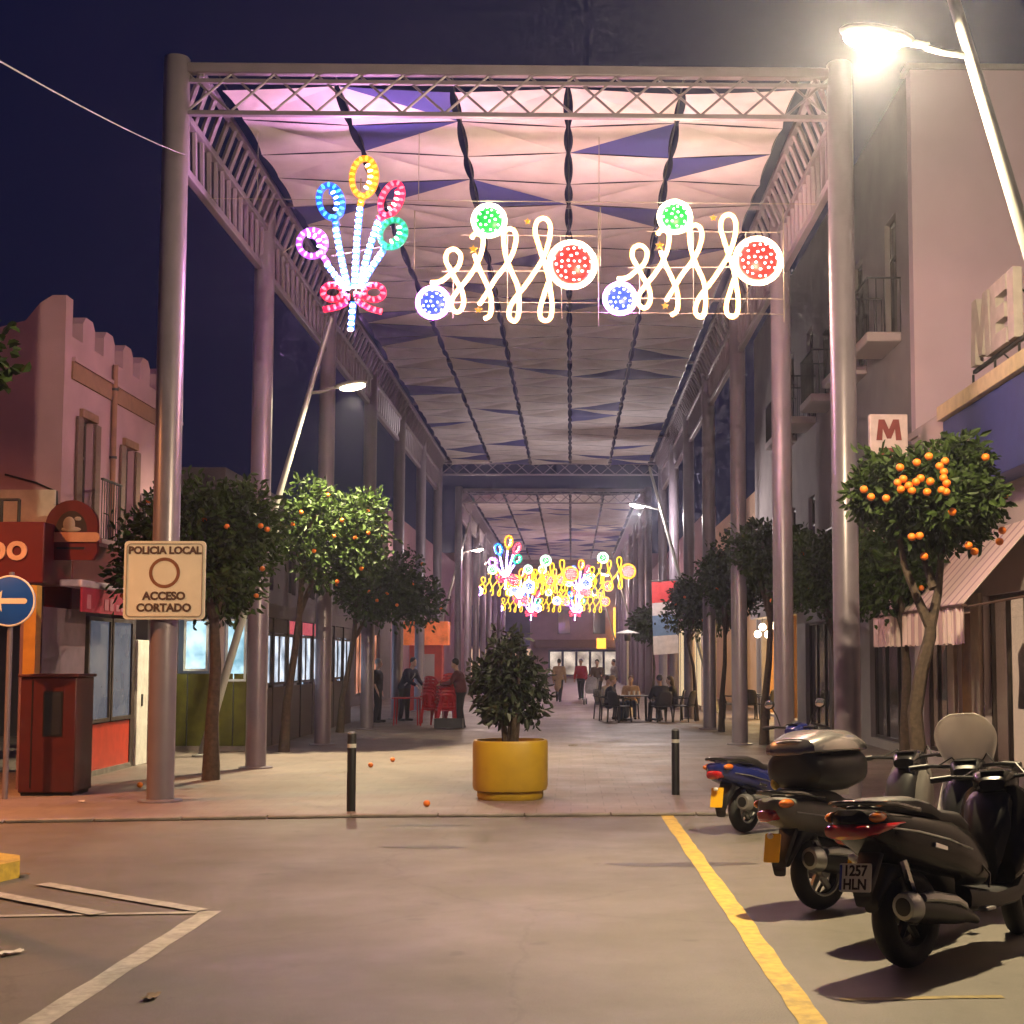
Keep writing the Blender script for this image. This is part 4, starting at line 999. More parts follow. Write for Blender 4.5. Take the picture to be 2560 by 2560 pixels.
# --- right middle building with balconies
r2 = thing('right_balcony_building', 'tall building with a blank pink gable and balconies behind the right columns', 'building', (0, 0, 0))
hw = []
for fz in (3.6, 7.9):
    for y in (27.2, 30.4, 33.6, 36.8, 40.0): hw.append((y, y + 1.0, fz, fz + 2.3))
gh = [(27, 30.2, .2, 2.7), (31.2, 34, .2, 2.7), (35, 38.5, .1, 2.7), (40, 47.5, .1, 3.0)]
mb = MB(); wall(mb, 'X', 6.1, .4, 26.2, 48.5, 0, 12.4, hw + gh); mb.build('wall', m_grey, r2, smooth=False)
MB().bb(6.1, 9, 48.5, 48.8, 0, 12.4).build('end_wall', m_grey, r2)
for h in hw:
    window(r2, 'X', 6.1, 1, *h, m_frame_d, m_glass, 1, trans=1)
    bo = MB().bb(5.45, 6.1, h[0] - .35, h[1] + .35, h[2] - .26, h[2] - .08).build('balcony', m_pale, r2, bevel=.03)
    rl = MB()
    for q in range(15):
        y = h[0] - .32 + 1.64 * q / 14; rl.cyl((5.49, y, h[2] - .08), (5.49, y, h[2] + .92), .009, n=5)
    for q in range(5):
        for y in (h[0] - .32, h[1] + .32): rl.cyl((5.49 + .15 * q, y, h[2] - .08), (5.49 + .15 * q, y, h[2] + .92), .009, n=5)
    rl.bb(5.47, 5.51, h[0] - .34, h[1] + .34, h[2] + .92, h[2] + .95); rl.bb(5.51, 6.1, h[0] - .34, h[0] - .3, h[2] + .92, h[2] + .95); rl.bb(5.51, 6.1, h[1] + .3, h[1] + .34, h[2] + .92, h[2] + .95)
    rl.build('railing', m_metald, bo)
MB().bb(6.1, 22, 25.86, 26.19, 0, 12.4).build('gable_wall', M('pink_gable', (.70, .55, .62), .9, var=.07, scale=.8, bump=.12, dirt=.2, dirtcol=(.55, .42, .45)), r2)
MB().bb(6.02, 22, 25.80, 26.3, 12.4, 12.5).build('coping', m_grey, r2)
for i, h in enumerate(gh[:3]): window(r2, 'X', 6.1, 1, *h, m_frame_d, M('shop_glass2', (.05, .045, .05), .08, var=.4), 2, name='shop_window')
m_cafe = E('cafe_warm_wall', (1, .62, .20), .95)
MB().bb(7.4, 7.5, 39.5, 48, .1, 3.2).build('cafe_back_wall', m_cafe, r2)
MB().bb(6.5, 7.4, 39.5, 48.4, 3.05, 3.15).build('cafe_ceiling', M('cafe_ceiling', (.6, .45, .25), .8), r2)
MB().bb(6.5, 7.4, 48.4, 48.45, 0.1, 3.05).build('cafe_end_wall', M('cafe_side', (.65, .42, .16), .7), r2)
for y in (42, 43.6, 46.4): MB().bb(6.15, 6.4, y, y + .18, .1, 3.0).build('cafe_pier', M('cafe_pier', (.30, .15, .05), .6), r2)
cl = bpy.data.lights.new('cafe_light', 'AREA'); cl.energy = 260; cl.size = 3; cl.color = (1, .68, .30); co = bpy.data.objects.new('cafe_light', cl); COL.objects.link(co); co.parent = r2; co.location = (6.8, 44, 2.95)
for i, (y, z) in enumerate(((43.2, 2.75), (44.3, 2.5), (45.6, 2.75), (46.8, 2.55))):
    pd = MB().ell((5.9, y, z), .11, 14, 10).build('globe_lamp', E('globe', (1, .86, .6), 14), r2); MB().cyl((5.9, y, z + .1), (5.9, y, 3.3), .008, n=5).build('lamp_cord', m_dark, pd)
MB().bb(5.75, 6.1, 42.5, 47.5, 3.02, 3.4).build('cafe_canopy', m_grey, r2)
# --- low peach building further on the right
r3 = thing('peach_building', 'low peach-coloured house lit warm behind the banner at right', 'building', (0, 0, 0))
hw = [(50 + 3.4 * i, 51 + 3.4 * i, 3.9, 5.8) for i in range(6)]
mb = MB(); wall(mb, 'X', 6.4, .3, 48.9, 70, 0, 7.6, hw); mb.build('wall', m_peach, r3, smooth=False)
for h in hw: window(r3, 'X', 6.4, 1, *h, m_frame_d, m_glass, 1)
MB().bb(6.3, 6.4, 48.9, 70, 6.6, 6.75).build('cornice', m_peach, r3)
r4 = thing('far_right_building', 'far mauve block behind the distant right columns', 'building', (0, 0, 0))
mb = MB(); hw = [(72 + 4 * i, 73.4 + 4 * i, 4, 6) for i in range(12)]; wall(mb, 'X', 6.6, .3, 70.2, 124, 0, 9, hw); mb.build('wall', m_pinkw, r4, smooth=False)
for h in hw: window(r4, 'X', 6.6, 1, *h, m_frame_d, m_glass, 1)
# cream terrace screens, lit from within
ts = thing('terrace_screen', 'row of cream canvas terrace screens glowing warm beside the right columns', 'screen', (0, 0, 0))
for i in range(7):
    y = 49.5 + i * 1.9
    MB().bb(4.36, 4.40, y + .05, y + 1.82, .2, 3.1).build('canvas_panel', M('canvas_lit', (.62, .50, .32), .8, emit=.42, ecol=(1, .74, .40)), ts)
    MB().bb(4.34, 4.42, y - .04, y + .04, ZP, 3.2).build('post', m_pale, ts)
# --- building closing the street
m_endg = E2('end_shop_glass', (.42, .28, .22), (.95, .78, .62), .2, .6, .9)
fe = thing('street_end_building', 'mauve house with balconied windows closing the far end of the street', 'building', (0, 0, 0))
hw = [(-1.2 + 3.1 * i, -.1 + 3.1 * i, 3.9, 6.0) for i in range(4)] + [(-1.2 + 3.1 * i, -.1 + 3.1 * i, 7.6, 9.6) for i in range(4)] + [(-2, 4.6, .2, 2.5), (-11, -3.5, .2, 2.6)]
mb = MB(); wall(mb, 'Y', 130, .4, -16, 14, 0, 11, hw); mb.build('wall', m_pinkw, fe, smooth=False)
for h in hw[:8]: window(fe, 'Y', 130, 1, *h, m_frame_d, m_glass, 1)
for x in (-1.9, -.7, .5, 1.7, 2.9): window(fe, 'Y', 130, 1, x, x + 1.1, .3, 2.4, m_frame_d, m_endg, 0, name='shop_window')
MB().bb(-11, -3.5, 130.2, 130.3, .2, 2.6).build('shop_front', E('end_shop_warm', (.9, .6, .4), .4), fe)
MB().add([(-3.2, 130, 3.4), (5.2, 130, 3.4), (5.2, 128.4, 2.7), (-3.2, 128.4, 2.7), (-3.2, 130, 3.38), (5.2, 130, 3.38), (5.2, 128.4, 2.68), (-3.2, 128.4, 2.68)], [(0, 1, 2, 3), (7, 6, 5, 4), (3, 2, 6, 7)]).build('shop_awning', M('brown_awning', (.30, .14, .09), .8), fe, smooth=False)
MB().bb(-10.5, -3.6, 129.9, 130, 2.8, 6.4).build('dark_billboard', M('indigo_board', (.035, .03, .14), .5), fe)
MB().bb(3.7, 4.1, 129.5, 129.9, 3.4, 6.2).build('lit_sign', E('amber_sign', (1, .55, .05), 1.5), fe)
MB().bb(2.2, 3.0, 128.0, 128.2, 2.6, 3.5).build('amber_board', E('amber_sign2', (1, .5, .03), 1.2), fe)
# ---------------------------------------------------------------- scooters
m_seat = M('seat_vinyl', (.018, .016, .016), .55, bump=.1)
m_screen = M('windscreen', (.9, .85, .80), .25, var=.05, alpha=.66)
m_plw = M('plate_white', (.62, .60, .55), .5, var=.06, dirt=.2, dirtcol=(.3, .28, .24)); m_ply = M('plate_yellow', (.85, .47, .015), .45, var=.05)
m_ptxt = M('plate_black', (.01, .01, .01), .5)
m_mirror = M('mirror_glass', (.75, .75, .78), .05, .9)
def wheel(par, name, x, r, tw, rim_mat, spokes=5):
    w_ = bpy.data.objects.new(name, None); COL.objects.link(w_); w_.parent = par; w_.location = (x, 0, r)
    rc = r - tw
    pr = []
    mb = MB(); n = 40; m_ = 12; vs = []; fs = []
    for i in range(n):
        a = 2 * math.pi * i / n
        for j in range(m_):
            b = 2 * math.pi * j / m_; rr = rc + tw * math.cos(b); vs.append((rr * math.cos(a), tw * 1.02 * math.sin(b), rr * math.sin(a)))
    for i in range(n):
        for j in range(m_):
            fs.append((i * m_ + j, i * m_ + (j + 1) % m_, ((i + 1) % n) * m_ + (j + 1) % m_, ((i + 1) % n) * m_ + j))
    mb.add(vs, fs); mb.build('tyre', m_rubber, w_)
    q = MB(); ri = rc - tw * .55
    q.tube([(ri * math.cos(a), -.035, ri * math.sin(a)) for a in (2 * math.pi * k / 36 for k in range(36))], .02, 6, closed=True)
    q.tube([(ri * math.cos(a), .035, ri * math.sin(a)) for a in (2 * math.pi * k / 36 for k in range(36))], .02, 6, closed=True)
    q.cyl((0, -.07, 0), (0, .07, 0), .045, n=16)
    for k in range(spokes):
        a = 2 * math.pi * k / spokes + .3; q.tube([(.03 * math.cos(a), 0, .03 * math.sin(a)), (ri * math.cos(a), 0, ri * math.sin(a))], [.03, .022], 6)
    q.build('rim', rim_mat, w_)
    return w_
def scooter(label, loc, theta, lean, steer, body, seatm, plate, ptxt, topbox=False, screen=False, white_front=False, L_=1.42, r=.27, tailz=.80, tw=.062, mirrors=True, lensw=.17, deep=0.0, rim=None, slim=1.0, cowl=None, boxx=-.33, group='scooters parked in a row at right'):
    t = thing('scooter', label, 'scooter', loc, R(90 - theta), group=group); t.rotation_euler = (R(-lean), 0, R(90 - theta))
    rim = rim or m_alu
    wheel(t, 'rear_wheel', 0, r, tw, rim); 
    tz = tailz; s = slim
    # tail body and side panels
    MB().loft([(-.50, tz + .02, .06 * s, .03, .03), (-.47, tz + .01, .13 * s, .07, .07), (-.38, tz - .01, .175 * s, .09, .11), (-.2, tz - .04, .195 * s, .10, .14 + deep), (.05, tz - .09, .20 * s, .11, .15 + deep), (.3, tz - .16, .215 * s, .14, .15 + deep), (.5, tz - .25, .20 * s, .16, .15 + deep * .6), (.66, tz - .34, .17 * s, .13, .12)], 20, .62).build('tail_body', body, t)
    MB().loft([(-.36, tz + .075, .10 * s, .02, .02), (-.25, tz + .09, .15 * s, .045, .05), (-.02, tz + .07, .165 * s, .06, .06), (.12, tz + .045, .165 * s, .05, .06), (.22, tz - .01, .17 * s, .05, .05), (.45, tz - .04, .15 * s, .05, .06), (.6, tz - .10, .10 * s, .04, .06)], 18, .65).build('seat', seatm, t)
    # chrome-edged grab rail
    MB().tube([(-.05, .19 * s, tz + .05), (-.3, .20 * s, tz + .10), (-.47, .12 * s, tz + .115), (-.5, 0, tz + .12), (-.47, -.12 * s, tz + .115), (-.3, -.20 * s, tz + .10), (-.05, -.19 * s, tz + .05)], .016, 8).build('grab_rail', m_gloss, t)
    # lights
    MB().loft([(-.525, tz - .035, lensw * .55 * s, .022, .03), (-.505, tz - .035, lensw * .85 * s, .036, .05), (-.44, tz - .03, lensw * s, .038, .055), (-.34, tz - .02, (lensw + .022) * s, .025, .035), (-.22, tz - .01, (lensw + .026) * s, .008, .01)], 18, .7).build('tail_light', m_redglass, t)
    for q in (-1, 1): MB().ell((-.41, q * .155 * s, tz + .035), (.075, .035, .032), 14, 8).build('indicator', m_orangeglass, t)
    # mudguard and plate
    MB().loft([(-.28, tz - .16, .09, .05, .03), (-.34, tz - .27, .075, .05, .05), (-.405, tz - .37, .07, .04, .05), (-.40, tz - .44, .06, .03, .03)], 12, .6).build('mudguard', m_black, t)
    ph = bpy.data.objects.new('number_plate', None); COL.objects.link(ph); ph.parent = t
    pw, pq = (.22, .16) if ptxt else (.15, .20)
    ph.matrix_local = Matrix.Translation((-.455, 0, tz - .30 if ptxt else tz - .27)) @ Matrix.Rotation(R(-90), 4, 'Z') @ Matrix.Rotation(R(-12), 4, 'X')
    MB().prism(rrect(pw, pq, .012), fy, -.006, .0).build('plate', plate, ph, smooth=False)
    if ptxt:
        text(ptxt[0], .082, m_ptxt, ph, at(FRONT, 0, -.0075, .036), .0008, .0025); text(ptxt[1], .082, m_ptxt, ph, at(FRONT, .0, -.0075, -.040), .0008, .0025)
        MB().bb(-.1085, -.092, -.0085, -.0065, -.07, .07).build('blue_band', M('plate_blue', (.02, .05, .3), .5), ph)
    MB().loft([(-.33, r + .12, .05, .03, .06), (-.22, r + .28, .085, .05, .08), (0, r + .34, .10, .05, .07), (.22, r + .30, .11, .06, .10), (.36, r + .16, .12, .10, .12)], 14, .6).build('wheel_fender', m_black, t)
    # engine, swingarm, exhaust on the right
    MB().loft([(-.08, r, .035, .05, .05, .10), (.1, r + .02, .06, .09, .08, .11), (.35, r + .03, .10, .11, .10, .05), (.55, r + .03, .09, .09, .09, 0)], 14, .7).build('engine_case', m_dark, t)
    ex = MB().loft([(-.30, .415, .055, .055), (-.29, .415, .078, .078), (-.05, .375, .085, .085), (.18, .335, .078, .075), (.32, .30, .045, .045), (.42, .26, .025, .025)], 18, .95); 
    eo = ex.build('exhaust', m_dark, t); eo.location = (.02, -.19, -.03 if r > .25 else -.08)
    MB().loft([(-.312, .415, .060, .060), (-.310, .415, .074, .074), (-.285, .413, .083, .083), (-.22, .405, .087, .087)], 18, 1.0).build('end_cap', m_alu, eo); MB().loft([(-.3145, .415, .040, .040), (-.3125, .415, .052, .052)], 18, 1.0).build('outlet', m_black, eo)
    MB().loft([(-.2, .45, .035, .03, .02), (-.1, .44, .05, .045, .02), (.12, .40, .045, .04, .02), (.22, .36, .03, .03, .02)], 10, .8).build('heat_shield', m_alu, eo).location = (0, -.055, 0)
    MB().tube([(.25, .17, .2), (.18, .26, .02)], .014, 6).build('side_stand', m_dark, t)
    MB().tube([(-.02, .11, r + .02), (-.16, .12, tz - .22)], .03, 8).build('shock_absorber', m_chrome, t)
    MB().tube([(-.02, -.11, r + .02), (-.16, -.12, tz - .22)], .03, 8).build('shock_absorber', m_chrome, t)
    # floorboard and leg shield
    MB().loft([(.45, .36, .17 * s, .07, .09), (.7, .33, .20 * s, .05, .08), (.95, .34, .20 * s, .06, .08), (1.08, .42, .20 * s, .12, .10)], 16, .55).build('floorboard', m_black, t)
    MB().loft([(.92, .46, .20 * s, .10, .08), (1.0, .62, .255 * s, .22, .22), (1.08, .76, .25 * s, .24, .30), (1.18, .82, .20 * s, .17, .28), (1.27, .80, .11 * s, .09, .15)], 18, .62).build('leg_shield', body, t)
    MB().loft([(.88, .60, .10 * s, .08, .22), (.97, .78, .17 * s, .14, .2), (1.03, .88, .16 * s, .08, .15)], 14, .6).build('inner_panel', m_black, t)
    # trim, seams, badge, cables
    for q in (-1, 1):
        MB().tube([(-.34, q * .188 * s, tz - .03), (-.1, q * .207 * s, tz - .07), (.2, q * .214 * s, tz - .14), (.45, q * .205 * s, tz - .22)], .006, 5).build('side_trim', m_alu, t)
        MB().box((.12, q * .205 * s, tz - .175), (.13, .012, .028), M=Matrix.Rotation(R(14), 4, 'Y')).build('badge', m_chrome, t, bevel=.004)
        MB().tube([(.55, q * .16 * s, tz - .28), (.62, q * .20 * s, .48), (.60, q * .20 * s, .40)], .008, 5).build('panel_seam', m_black, t)
        MB().box((.50, q * .235, .29), (.10, .07, .02)).build('footrest', m_alu, t, bevel=.006)
    MB().tube([(.02, .13, r + .02), (.2, .16, r - .02), (.42, .15, r + .06)], .008, 5).build('brake_cable', m_black, t)
    MB().ell((-.47, 0, tz - .185), (.015, .03, .02), 10, 6).build('plate_lamp', m_white, t)
    # steering assembly, turned
    st = bpy.data.objects.new('steering', None); COL.objects.link(st); st.parent = t; st.location = (1.12, 0, 0); st.rotation_euler = (0, 0, R(steer))
    fx = L_ - 1.12
    wf = wheel(st, 'front_wheel', fx, r + .01, tw * .95, rim)
    for q in (-1, 1): MB().tube([(fx, q * .085, r), (.05, q * .07, .75)], .024, 8).build('fork_leg', m_alu, st)
    MB().loft([(fx - .30, r + .16, .06, .02, .03), (fx - .15, r + .27, .085, .03, .05), (fx, r + .31, .09, .03, .05), (fx + .17, r + .26, .085, .03, .05), (fx + .27, r + .15, .06, .02, .03)], 12, .7).build('front_fender', m_white if white_front else body, st)
    MB().loft([(-.16, 1.0, .08, .03, .04), (-.10, 1.02, .13 * s, .06, .08), (.0, 1.03, .15 * s, .065, .11), (.10, .99, .12 * s, .06, .13), (.17, .93, .07, .04, .08)], 16, .65).build('handlebar_cowl', cowl or (m_white if white_front else body), st)
    MB().bb(-.13, -.04, -.075, .075, 1.075, 1.082).build('dash', m_dark, st)
    MB().tube([(-.16, -.36, 1.04), (-.10, -.24, 1.05), (-.02, 0, 1.03), (-.10, .24, 1.05), (-.16, .36, 1.04)], .013, 8).build('handlebar', m_dark, st)
    for q in (-1, 1):
        MB().cyl((-.12, q * .26, 1.05), (-.165, q * .385, 1.04), .021, n=10).build('grip', m_black, st)
        MB().tube([(-.06, q * .22, 1.045), (-.07, q * .30, 1.04), (-.12, q * .39, 1.03)], .008, 6).build('brake_lever', m_alu, st)
        if mirrors:
            mr = MB().tube([(-.09, q * .20, 1.06), (-.07, q * .26, 1.17), (-.06, q * .34, 1.27)], .008, 6).build('mirror_stem', m_dark, st)
            MB().ell((-.06, q * .37, 1.30), (.022, .075, .052), 14, 8).build('mirror_housing', m_black, mr)
            MB().ell((-.078, q * .37, 1.30), (.007, .064, .043), 14, 6).build('mirror_glass', m_mirror, mr)
    MB().tube([(-.06, .2, 1.05), (.06, .12, 1.10), (.10, .04, 1.0), (.06, .02, .85)], .006, 5).build('cable', m_black, st); MB().tube([(-.06, -.2, 1.05), (.05, -.13, 1.12), (.10, -.04, 1.0), (.06, -.02, .85)], .006, 5).build('cable', m_black, st)
    if screen:
        vs = []; fs = []; nu, nv = 14, 18
        for i in range(nv + 1):
            v = i / nv; hw = (.15 + .13 * math.sin(min(1, v * 1.3) * math.pi * .5)) * math.sqrt(max(.12, 1 - (max(0, v - .45) / .58) ** 2.6))
            for j in range(nu + 1):
                u = j / nu * 2 - 1; vs.append((.16 - .17 * v - .09 * u * u + .02, u * hw * .82, .98 + .43 * v))
        for i in range(nv):
            for j in range(nu): k = i * (nu + 1) + j; fs.append((k, k + 1, k + nu + 2, k + nu + 1))
        o = MB().add(vs, fs).build('windscreen', m_screen, st); so = o.modifiers.new('solid', 'SOLIDIFY'); so.thickness = .004
    if topbox:
        b = bpy.data.objects.new('top_box', None); COL.objects.link(b); b.parent = t; b.location = (boxx, 0, tz + .10); b.scale = (1.12, 1.08, 1.12)
        base = MB().loft([(-.30, .17, .14, .07, .07), (-.285, .16, .20, .09, .10), (-.25, .15, .245, .11, .13), (-.12, .14, .272, .12, .145), (.08, .14, .272, .12, .145), (.2, .15, .235, .11, .13), (.25, .16, .17, .09, .09)], 24, .72).build('box_base', m_black, b)
        lid = MB().loft([(-.305, .255, .16, .03, .02), (-.275, .258, .225, .085, .022), (-.13, .26, .276, .135, .025), (.08, .26, .276, .13, .025), (.21, .258, .235, .08, .022), (.255, .255, .17, .03, .02)], 24, .72).build('box_lid', M('lid_silver', (.30, .28, .28), .22, .7), b)
        MB().loft([(-.29, .31, .10, .02), (-.275, .31, .16, .025), (-.24, .315, .20, .025)], 12, .6).build('box_reflector', m_alu, b)
        MB().bb(-.2, .15, -.1, .1, -.035, .0).build('rack', m_alu, b)
        MB().ell((-.262, .17, .06), (.03, .035, .04), 10, 8).build('side_reflector', M('amber_reflector', (.6, .4, .05), .3), b)
    return t
m_bodyblk = M('charcoal_paint', (.013, .011, .010), .24, 0, .2, scale=14, spec=.3)
m_grey2 = M('grey_scooter_paint', (.14, .13, .12), .45, .1)
m_bluep = M('blue_scooter_paint', (.012, .018, .12), .22, coat=.7)
m_whitep = M('white_scooter_paint', (.60, .57, .54), .3, coat=.4)
scooter('big charcoal scooter in front, its white plate and exhaust facing the camera', (1.98, 8.75, .0), 47, 5, 22, m_bodyblk, m_seat, m_plw, ('1257', 'HLN'), tailz=.86, r=.29, tw=.072, L_=1.48, mirrors=False, deep=.07, lensw=.185, rim=m_dark)
scooter('white scooter with a tall windscreen parked behind the big charcoal one', (2.12, 9.65, .0), 42, 4, 18, m_whitep, m_seat, m_ply, None, screen=True, white_front=True, tailz=.72, r=.26, L_=1.40, slim=.85, mirrors=False, cowl=m_black)
scooter('grey scooter with a large silver-lidded top box and yellow plate', (1.80, 10.75, .0), 52, 5, 20, m_grey2, m_seat, m_ply, None, topbox=True, tailz=.74, r=.27, slim=.8, L_=1.42, lensw=.12, mirrors=False, cowl=m_gloss, boxx=.10)
scooter('small blue scooter with a black seat and yellow plate, farthest of the row', (1.80, 15.45, .0), 42, 3, -8, m_bluep, m_seat, m_ply, None, tailz=.66, r=.235, slim=.85, L_=1.24, lensw=.12)
# ---------------------------------------------------------------- people
m_skin = M('skin', (.48, .28, .20), .55, var=.06); m_skin2 = M('skin_pale', (.56, .36, .28), .55, var=.06)
HAIR = {k: M('hair_' + k, c, .6, var=.3, scale=30) for k, c in dict(dark=(.015, .011, .01), grey=(.38, .36, .35), brown=(.07, .04, .022), blonde=(.32, .20, .09)).items()}
def cloth(nm, c): return M('cloth_' + nm, c, .85, var=.15, scale=9, bump=.15, bscale=30)
def capsule(mb, a, b, ra, rb, n=10):
    a = Vector(a); b = Vector(b); d = b - a; L_ = max(d.length, 1e-4)
    pts = []; rs = []
    for q in (-1, -.8, -.45, 0): pts.append(a + d / L_ * ra * q); rs.append(max(.002, ra * math.sqrt(max(0, 1 - q * q))))
    for q in (0, .45, .8, 1): pts.append(b + d / L_ * rb * q); rs.append(max(.002, rb * math.sqrt(max(0, 1 - q * q))))
    mb.tube(pts, rs, n)
def remeshed(mb, name, mat, par, vox, it=4):
    o = mb.build(name, mat, par); m_ = o.modifiers.new('remesh', 'REMESH'); m_.mode = 'VOXEL'; m_.voxel_size = vox; m_.use_smooth_shade = True
    s_ = o.modifiers.new('smooth', 'SMOOTH'); s_.iterations = it; s_.factor = .5
    return o
def person(label, loc, face, pose, top, legs, hair, h=1.70, skin=None, long_hair=False, strap=False, coat=False, group=None):
    t = thing('person', label, 'person', loc, R(face), group=group); k = h / 1.72; skin = skin or m_skin
    V = lambda x, y, z: Vector((x * k, y * k, z * k))   # x forward, y left
    sit = pose == 'sit'
    zh = .47 if sit else .92
    ln = {'stand': 0, 'lean': .22, 'sit': .06, 'walk': .04, 'push': .12, 'reach': .1}[pose]
    hip = V(0, 0, zh); chest = V(ln * .8, 0, zh + .36); neck = V(ln * 1.15, 0, zh + .52); head = V(ln * 1.35 + .03, 0, zh + .68)
    J = {}
    for s in (1, -1):
        if sit: knee = V(.44, s * .11, .48); ank = V(.42 + .05 * s, s * .12, .08)
        elif pose in ('walk', 'push'): knee = V(.14 * s + .03, s * .09, .49); ank = V(.22 * s - .08, s * .09, .08)
        else: knee = V(.03, s * .1, .49); ank = V(-.01 + .03 * s, s * .11, .08)
        sh = neck + V(-.02, s * .19, -.06)
        if sit: el = sh + V(.12, s * .06, -.26); wr = el + V(.24, -s * .08, .02)
        elif pose == 'push': el = sh + V(.16, s * .04, -.24); wr = el + V(.24, 0, .0)
        elif pose == 'lean': el = sh + V(.10, s * .04, -.26); wr = el + V(.2, -s * .07, -.12)
        elif pose == 'reach': el = sh + V(.14, s * .04, -.24); wr = el + V(.24, -s * .02, -.03)
        elif pose == 'walk': el = sh + V(-.10 * s, s * .04, -.27); wr = el + V(-.06 * s + .12, 0, -.22)
        else: el = sh + V(-.02, s * .05, -.29); wr = el + V(.10, -s * .02, -.23)
        J[s] = (knee, ank, sh, el, wr)
    def limbs(mb, legs_, arms, g, torso=True, hands=False, headq=False, sleeve=1.0):
        if torso:
            capsule(mb, hip + V(0, .07, .02), hip + V(0, -.07, .02), (.125 + g) * k, (.125 + g) * k)
            capsule(mb, hip + V(0, 0, .06), chest, (.135 + g) * k, (.15 + g) * k)
            capsule(mb, chest + V(0, .07, .0), chest + V(0, -.07, .0), (.13 + g) * k, (.13 + g) * k)
            capsule(mb, neck + V(-.02, .15, -.07), neck + V(-.02, -.15, -.07), (.068 + g) * k, (.068 + g) * k)
        for s in (1, -1):
            knee, ank, sh, el, wr = J[s]
            if legs_:
                capsule(mb, hip + V(0, s * .09, 0), knee, (.085 + g) * k, (.058 + g) * k); capsule(mb, knee, ank, (.056 + g) * k, (.04 + g) * k)
            if arms:
                capsule(mb, sh, el, (.052 + g) * k, (.042 + g) * k)
                if sleeve >= 1: capsule(mb, el, wr, (.040 + g) * k, (.03 + g) * k)
            if hands:
                capsule(mb, ank + V(-.03, 0, -.045), ank + V(.15, s * .02, -.05), .035 * k, .028 * k)
                d = (wr - el).normalized(); pal = wr + d * .05 * k; capsule(mb, wr, pal, .028 * k, .032 * k)
                side = d.cross(Vector((0, 0, 1)));  side = side.normalized() if side.length > .05 else Vector((0, 1, 0))
                for i, fl in enumerate((.06, .075, .07, .055)):
                    a_ = pal + side * (i - 1.5) * .018 * k + d * .015 * k; b_ = a_ + (d * fl * .6 + Vector((0, 0, -fl * .25))) * k; capsule(mb, a_, b_, .0095 * k, .0085 * k, 6); capsule(mb, b_, b_ + (d * fl * .3 + Vector((0, 0, -fl * .4))) * k, .0085 * k, .008 * k, 6)
                capsule(mb, wr + side * s * .02 + d * .02, wr + side * s * .05 * k + d * .07 * k, .011 * k, .009 * k, 6)
        if headq:
            capsule(mb, neck + V(-.01, 0, -.04), head + V(-.03, 0, -.06), .055 * k, .052 * k)
            mb.ell(head + V(0, 0, .035), (.092 * k, .075 * k, .115 * k), 18, 12); mb.ell(head + V(.035, 0, -.045), (.055 * k, .055 * k, .06 * k), 12, 8)
            mb.ell(head + V(.095, 0, -.002), (.02 * k, .014 * k, .026 * k), 8, 6)
            for s in (1, -1): mb.ell(head + V(-.005, s * .078, .005), (.018 * k, .012 * k, .03 * k), 8, 6)
    mb = MB(); limbs(mb, True, True, 0, True, True, True); remeshed(mb, 'body', skin, t, .014, 3)
    mb = MB(); limbs(mb, False, True, .022, True, sleeve=.5 if pose == 'stand' and 'short' in label else 1.0)
    if coat: capsule(mb, hip, hip + V(-.02, 0, -.35), .16 * k, .19 * k)
    remeshed(mb, 'top', top, t, .022, 5)
    mb = MB(); capsule(mb, hip + V(0, .07, -.0), hip + V(0, -.07, -.0), .142 * k, .142 * k)
    limbs(mb, True, False, .02, False); remeshed(mb, 'trousers', legs, t, .022, 4)
    mb = MB(); mb.ell(head + V(-.018, 0, .065), (.098 * k, .088 * k, .105 * k), 16, 10)
    if long_hair: capsule(mb, head + V(-.05, 0, .02), neck + V(-.09, 0, -.12), .085 * k, .06 * k)
    hr = remeshed(mb, 'hair', HAIR[hair], t, .016, 2)
    fm = MB()
    for s in (1, -1): fm.ell(head + V(.083, s * .03, .022), (.009 * k, .014 * k, .007 * k), 8, 6)
    fm.build('eyes', m_ink, t)
    MB().ell(head + V(.088, 0, -.055), (.008 * k, .024 * k, .006 * k), 8, 6).build('mouth', M('lips', (.32, .12, .10), .5), t)
    sh_ = MB()
    for s in (1, -1):
        ank = J[s][1]; capsule(sh_, ank + V(-.04, 0, -.042), ank + V(.16, s * .02, -.048), .042 * k, .034 * k)
    sh_.build('shoes', m_black, t)
    if strap:
        MB().tube([neck + V(-.03, .14, .0), chest + V(.17, .03, -.02), hip + V(.13, -.15, .06)], .022 * k, 6).build('bag_strap', M('strap_grey', (.42, .40, .42), .8), t)
    return t
navy = cloth('navy', (.018, .02, .045)); blk = cloth('black', (.012, .012, .014)); jean = cloth('denim', (.04, .06, .12)); brown = cloth('brown', (.10, .06, .045)); tan = cloth('tan', (.42, .27, .16)); grey_c = cloth('grey', (.28, .25, .25)); red_c = cloth('red', (.38, .015, .03)); cream_c = cloth('cream', (.5, .42, .36)); maroon = cloth('maroon', (.10, .02, .02))
person('man with grey hair in a dark short-sleeved shirt standing behind the red tables', (-5.35, 41.2, ZP), -8, 'stand', blk, blk, 'grey', 1.72, m_skin2)
person('dark-haired man in a navy hoodie with a grey strap bending toward the red tables', (-4.72, 42.2, ZP), -35, 'lean', navy, blk, 'dark', 1.75, m_skin2, strap=True)
person('waiter in dark clothes standing behind the stack of red chairs', (-2.80, 37.9, ZP), 175, 'reach', maroon, blk, 'dark', 1.72)
person('person in navy seated with their back to the camera at the dark table', (2.50, 41.35, ZP), 112, 'sit', navy, navy, 'dark', 1.72, coat=False)
